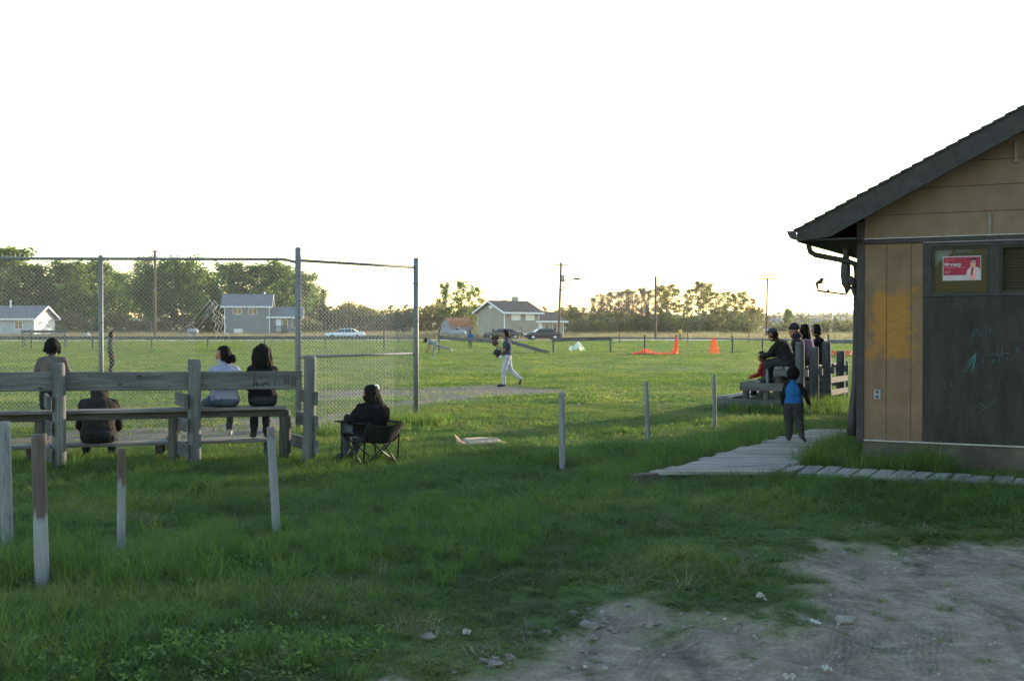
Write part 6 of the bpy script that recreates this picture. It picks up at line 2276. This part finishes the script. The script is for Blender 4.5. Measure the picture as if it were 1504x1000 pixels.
SETS = {'grass': [tuft('tuft_a', 16, .13, .006, .06, .8, M['grass'], 1), tuft('tuft_b', 14, .17, .0065, .05, 1.0, M['grass'], 2), tuft('tuft_c', 14, .09, .006, .07, .9, M['grass'], 3),
                  tuft('tuft_d', 26, .38, .009, .10, .8, M['grass'], 4, 4), tuft('tuft_e', 30, .075, .010, .16, .9, M['grass'], 5, 2), tuft('tuft_f', 46, .08, .022, .42, .9, M['grass'], 6, 2), tuft('tuft_g', 46, .10, .05, .9, .9, M['grass'], 7, 2)],
        'clover': [clover('clover_a', 14, 1), clover('clover_b', 20, 2)],
        'dry_grass': [tuft('dry_a', 12, .09, .004, .08, 1.9, M['dry'], 8), tuft('dry_b', 30, .7, .03, .6, .5, M['dry'], 9, 2), tuft('dry_c', 12, .16, .004, .09, 1.6, M['dry'], 10)]}


def scatter(name, pts, scl, pick, tint):
    """one object of countless blades: points carrying instanced tufts"""
    protoc = bpy.data.collections.new(name + '_tufts')
    for i, p in enumerate(SETS[name]):
        p.name = '%s_%02d' % (name, i)
        protoc.objects.link(p)
    n = len(pts)
    me = bpy.data.meshes.new(name)
    me.vertices.add(n); me.vertices.foreach_set('co', pts.astype(np.float32).ravel())
    rot = np.zeros((n, 3), np.float32); rot[:, 2] = rng.random(n) * 6.283
    rot[:, 0] = rng.normal(0, .12, n); rot[:, 1] = rng.normal(0, .12, n)
    for nm, ty, arr in (('rot', 'FLOAT_VECTOR', rot), ('scl', 'FLOAT_VECTOR', scl), ('pick', 'INT', pick.astype(np.int32)), ('tint', 'FLOAT', tint)):
        a = me.attributes.new(nm, ty, 'POINT')
        a.data.foreach_set('vector' if ty == 'FLOAT_VECTOR' else 'value', np.ascontiguousarray(arr, np.float32 if ty != 'INT' else np.int32).ravel())
    o = bpy.data.objects.new(name, me)
    col.objects.link(o)
    o['kind'] = 'stuff'
    ng = bpy.data.node_groups.new(name, 'GeometryNodeTree')
    ng.interface.new_socket('Geometry', in_out='INPUT', socket_type='NodeSocketGeometry')
    ng.interface.new_socket('Geometry', in_out='OUTPUT', socket_type='NodeSocketGeometry')
    gi = ng.nodes.new('NodeGroupInput'); go = ng.nodes.new('NodeGroupOutput')
    ci = ng.nodes.new('GeometryNodeCollectionInfo')
    ci.inputs['Collection'].default_value = protoc
    ci.inputs['Separate Children'].default_value = True
    ci.inputs['Reset Children'].default_value = True
    ip = ng.nodes.new('GeometryNodeInstanceOnPoints')
    ip.inputs['Pick Instance'].default_value = True

    def na(nm, ty):
        q = ng.nodes.new('GeometryNodeInputNamedAttribute'); q.data_type = ty; q.inputs['Name'].default_value = nm
        return [s for s in q.outputs if s.enabled][0]
    er = ng.nodes.new('FunctionNodeEulerToRotation')
    ng.links.new(na('rot', 'FLOAT_VECTOR'), er.inputs[0])
    ng.links.new(gi.outputs[0], ip.inputs['Points'])
    ng.links.new(ci.outputs[0], ip.inputs['Instance'])
    ng.links.new(er.outputs[0], ip.inputs['Rotation'])
    ng.links.new(na('scl', 'FLOAT_VECTOR'), ip.inputs['Scale'])
    ng.links.new(na('pick', 'INT'), ip.inputs['Instance Index'])
    ng.links.new(ip.outputs[0], go.inputs[0])
    md = o.modifiers.new('tufts', 'NODES')
    md.node_group = ng
    return o


WALK = [(wa.x - .05, wa.y - .05), (wa.x + 1.38, wa.y - .05), (wa.x + wdir.x * .8 + .98, wa.y + wdir.y * .8), (wa.x + wdir.x * 1.2 + .95, wa.y + wdir.y * 1.2), (wa.x + wdir.x * 1.2 - .05, wa.y + wdir.y * 1.2)]
b2w = lambda u, y: tuple((C0 + EU * u + EI * y)[:2])
WALK2 = [b2w(-1.3, -1.68), b2w(5.6, -1.68), b2w(5.6, -.85), b2w(-1.3, -.85)]
CLUB = [b2w(-.02, 0), b2w(BW, 0), b2w(BW, BL_), b2w(-.02, BL_)]
MOUND = [(wa.x + 1.40, wa.y + .05), b2w(-.9, -.82), b2w(1.1, -.82), b2w(1.0, -.02), b2w(-.1, -.02), b2w(-.1, 4.5), (wa.x + wdir.x * 1.3 + .97, wa.y + wdir.y * 1.3), (wa.x + wdir.x * .8 + 1.0, wa.y + wdir.y * .8)]


def sample(y0, y1, dens, half=None):
    a0 = (y1 - y0) * (2 * .50 * (y0 + y1) / 2 + 2.4)
    n = int(a0 * dens)
    y = np.sqrt(rng.random(n) * (y1 ** 2 - y0 ** 2) + y0 ** 2)
    x = (rng.random(n) * 2 - 1) * (.50 * y + 1.2)
    return x, y


P_all, S_all, K_all, T_all = [], [], [], []
dP, dS, dK, dT = [], [], [], []


def keepout(x, y, tall=False):
    k = sdist(x, y, WALK) < -.02
    k &= sdist(x, y, WALK2) < -.02
    k &= sdist(x, y, CLUB) < -.02
    return k


for (y0, y1, dens, kinds) in ((4.6, 10, 330, (0, 1, 2)), (10, 17, 190, (0, 1, 2)), (17, 27, 90, (0, 2, 4)), (27, 45, 26, (4, 5)), (45, 80, 5, (5, 5)), (80, 138, 1.6, (6, 6))):
    x, y = sample(y0, y1, dens)
    k = keepout(x, y)
    if y0 < 60:
        dmk = dirt_mask(x, y)
        k &= (dmk < .35 + .3 * rng.random(len(x))) | (rng.random(len(x)) < .012)
        imk = infield_mask(x, y)
        k &= (imk < .3 + .4 * rng.random(len(x))) | (rng.random(len(x)) < .04)
    x, y = x[k], y[k]
    n = len(x)
    lum = fbm(x * .8, y * .8, 61)
    hgt = .55 + 1.1 * np.clip((fbm(x * .6, y * .6, 77) - .3) * 2, 0, 1)
    edge = np.clip(-sdist(x, y, YARD) / 1.4, .25, 1) if y0 < 30 else np.ones(n)
    field = np.clip((y - 17) / 9, 0, 1) * .35
    hgt = hgt * edge * (1 - field)
    s = np.stack([.8 + .5 * rng.random(n)] * 2 + [hgt * (.75 + .5 * rng.random(n))], 1)
    if y0 >= 10 and y0 < 27:
        s[:, :2] *= 1.35
    z = gz(x, y)
    P_all.append(np.stack([x, y, z], 1)); S_all.append(s)
    K_all.append(np.array(kinds)[rng.integers(0, len(kinds), n)])
    T_all.append(np.clip(-.35 + 1.55 * lum + rng.normal(0, .13, n) + (.22 if y0 >= 17 else 0), 0, 1))  # field tufts tinted lighter: sunlight on the field put into their colour


def clump(cx, cy, sx_, sy_, n, smin, smax, kind=3, tint=.4):
    x = rng.normal(cx, sx_, n); y = rng.normal(cy, sy_, n)
    k = keepout(x, y)
    x, y = x[k], y[k]; n = len(x)
    s = smin + (smax - smin) * rng.random(n)
    P_all.append(np.stack([x, y, gz(x, y)], 1)); S_all.append(np.stack([s * 1.1, s * 1.1, s], 1)); K_all.append(np.full(n, kind)); T_all.append(np.clip(rng.normal(tint, .13, n), 0, 1))


def region(poly, n, smin, smax, kind=3, tint=.4):
    px = np.array(poly)
    x = rng.uniform(px[:, 0].min(), px[:, 0].max(), n); y = rng.uniform(px[:, 1].min(), px[:, 1].max(), n)
    k = (sdist(x, y, poly) + (fbm(x * 2, y * 2, 9) - .5) * .4 > 0) & keepout(x, y)
    x, y = x[k], y[k]; n = len(x)
    s = (smin + (smax - smin) * rng.random(n)) * (.6 + .8 * fbm(x * 1.4, y * 1.4, 19))
    P_all.append(np.stack([x, y, gz(x, y)], 1)); S_all.append(np.stack([s * 1.1, s * 1.1, s], 1)); K_all.append(np.full(n, kind)); T_all.append(np.clip(rng.normal(tint, .13, n), 0, 1))


# tall grass where nobody mows: by the stubs, under the bleachers, along the walk and the wall
g = gnd(150, 850); clump(g.x, g.y, .55, .35, 130, .5, .95)
g = gnd(60, 850); clump(g.x, g.y, .35, .3, 60, .5, .8)
g = gnd(250, 840); clump(g.x, g.y, .6, .5, 110, .4, .8)
g = gnd(12, 815); clump(g.x, g.y, .3, .3, 30, .5, .9)
g = gnd(405, 790); clump(g.x, g.y, .5, .4, 50, .35, .6)
g = gnd(400, 980); clump(g.x, g.y, .25, .12, 34, .28, .5)
region(gp([(400, 770), (640, 730), (800, 740), (780, 830), (560, 860), (380, 830)]), 900, .30, .58)
for s_ in np.linspace(-.2, 6, 26):
    q = LR + DW * s_ + DN * .1
    clump(q.x, q.y, .25, .3, 16, .3, .75)
    q = LR + DW * s_ + DN * .9
    clump(q.x, q.y, .25, .25, 8, .25, .55)
q = gnd(570, 630); clump(q.x, q.y, .7, .3, 60, .5, 1.1, tint=.6)
q = gnd(500, 640); clump(q.x, q.y, .4, .3, 40, .5, 1.0, tint=.55)
q = gnd(606, 628); clump(q.x, q.y, .3, .3, 40, .5, 1.1, tint=.6)
region([(wa.x - .9, wa.y - .1), (wa.x - .03, wa.y - .05), (wb_.x + 1.0, wb_.y + 2.0), (wb_.x + .2, wb_.y + 3.2), (wa.x - .3, wa.y + 1.2)], 1300, .4, 1.0)
region(MOUND, 2300, .55, 1.2, tint=.38)
region([b2w(-1.3, -2.3), b2w(5.6, -2.1), b2w(5.6, -1.72), b2w(-1.3, -1.72)], 900, .3, .7, tint=.33)
region([b2w(.9, -.85), b2w(4, -.6), b2w(4, -.1), b2w(.9, -.1)], 90, .2, .5, tint=.4)
region([(4.5, 24.2), (9.2, 21.5), (9.8, 26), (7.2, 30), (4.8, 26.5)], 1500, .5, 1.15, tint=.5)
gP, gS = np.concatenate(P_all), np.concatenate(S_all)
for bx, by, *_ in stubs:
    g = gnd(bx, by)
    near_ = ((gP[:, 0] - g.x) / .22) ** 2 + ((gP[:, 1] - g.y + .30) / .38) ** 2 < 1
    gS[near_, 2] *= .38
scatter('grass', gP, gS, np.concatenate(K_all), np.concatenate(T_all))

# clover along the bottom left
x = rng.uniform(-3.6, -.7, 3600); y = rng.uniform(5.4, 8.6, 3600)
cm = fbm(x * 1.1, y * 1.6, 91)
band = np.exp(-((y - 6.6 - .1 * x) / .55) ** 2)
k = (rng.random(len(x)) < np.clip((cm - .42) * 4, 0, 1) * (.04 + .36 * band)) & (dirt_mask(x, y) < .2)
x, y = x[k], y[k]; n = len(x)
s = .6 + .6 * rng.random(n)
scatter('clover', np.stack([x, y, gz(x, y)], 1), np.stack([s, s, s * (.8 + .8 * rng.random(n))], 1), rng.integers(0, 2, n), np.clip(.3 + .8 * (fbm(x * 2, y * 2, 5)), 0, 1))

# straw: dead tufts in the near grass and the pale rough beyond the road
for p, n in ((gp([(20, 868), (150, 855), (200, 890), (60, 910)]), 70), (gp([(470, 845), (560, 840), (560, 875), (460, 880)]), 60), (gp([(470, 790), (560, 785), (560, 815), (480, 818)]), 40), (gp([(180, 790), (240, 785), (260, 830), (190, 840)]), 40),
             (gp([(380, 880), (600, 870), (620, 930), (380, 930)]), 90), (gp([(900, 840), (1080, 830), (1100, 860), (900, 870)]), 50)):
    a = np.array(p)
    x = rng.uniform(a[:, 0].min(), a[:, 0].max(), n); y = rng.uniform(a[:, 1].min(), a[:, 1].max(), n)
    s = .6 + .6 * rng.random(n)
    dP.append(np.stack([x, y, gz(x, y)], 1)); dS.append(np.stack([s, s, s], 1)); dK.append(np.where(rng.random(n) < .7, 0, 2)); dT.append(rng.random(n))
x = rng.uniform(-6, 5, 2400); y = rng.uniform(5, 13, 2400)
k = (fbm(x * .9, y * .9, 121) > .50) & (dirt_mask(x, y) < .4) & keepout(x, y)
x, y = x[k], y[k]; n = len(x)
s = .5 + .5 * rng.random(n)
dP.append(np.stack([x, y, gz(x, y) + .015], 1)); dS.append(np.stack([s * 1.5, s * 1.5, s * .8], 1)); dK.append(np.full(n, 0)); dT.append(rng.random(n))
x = rng.uniform(-120, 120, 9000); y = rng.uniform(146, 212, 9000)
k = np.abs(y - RY(x)) > 5
x, y = x[k], y[k]; n = len(x)
s = .6 + .8 * rng.random(n)
dP.append(np.stack([x, y, gz(x, y)], 1)); dS.append(np.stack([s * 1.3, s * 1.3, s], 1)); dK.append(np.full(n, 1)); dT.append(np.clip(fbm(x * .1, y * .1, 3), 0, 1))
scatter('dry_grass', np.concatenate(dP), np.concatenate(dS), np.concatenate(dK), np.concatenate(dT))

# ------------------------------------------------------------------ the evening air
hz_b = MB().box((-2750, -450, -1.2), (2750, 3150, 24)).build('haze', None)
hz_b['kind'] = 'stuff'
hm_ = bpy.data.materials.new('haze')
hm_.use_nodes = True
hn_ = hm_.node_tree
hn_.nodes.clear()
ho_ = hn_.nodes.new('ShaderNodeOutputMaterial')
hv_ = hn_.nodes.new('ShaderNodeVolumePrincipled')
hv_.inputs['Density'].default_value = 0.00014
hv_.inputs['Color'].default_value = (0.93, 0.94, 0.96, 1)
hv_.inputs['Anisotropy'].default_value = 0.3
hn_.links.new(hv_.outputs[0], ho_.inputs['Volume'])
hz_b.data.materials.append(hm_)

# every surface a shade lighter, so that the exposure can stay lower and the sky keeps its tint
for m_ in list(bpy.data.materials):
    if not m_.use_nodes or 'glass' in m_.name or m_.name == 'haze':
        continue
    nt_ = m_.node_tree
    gain = 1.12 if m_.name in ('poplar_leaf', 'willow_leaf') else 1.25 if ('leaf' in m_.name or 'blade' in m_.name or 'needle' in m_.name) else 1.3
    for n_ in list(nt_.nodes):
        sk = n_.inputs.get('Base Color') if n_.type == 'BSDF_PRINCIPLED' else (n_.inputs[0] if n_.type == 'BSDF_TRANSLUCENT' else None)
        if sk is None:
            continue
        if sk.is_linked:
            src = sk.links[0].from_socket
            nt_.links.new(mixc(nt_, 1.0, src, (gain, gain, gain), 'MULTIPLY'), sk)
        else:
            v_ = sk.default_value
            sk.default_value = (min(.85, v_[0] * gain), min(.85, v_[1] * gain), min(.85, v_[2] * gain), 1)
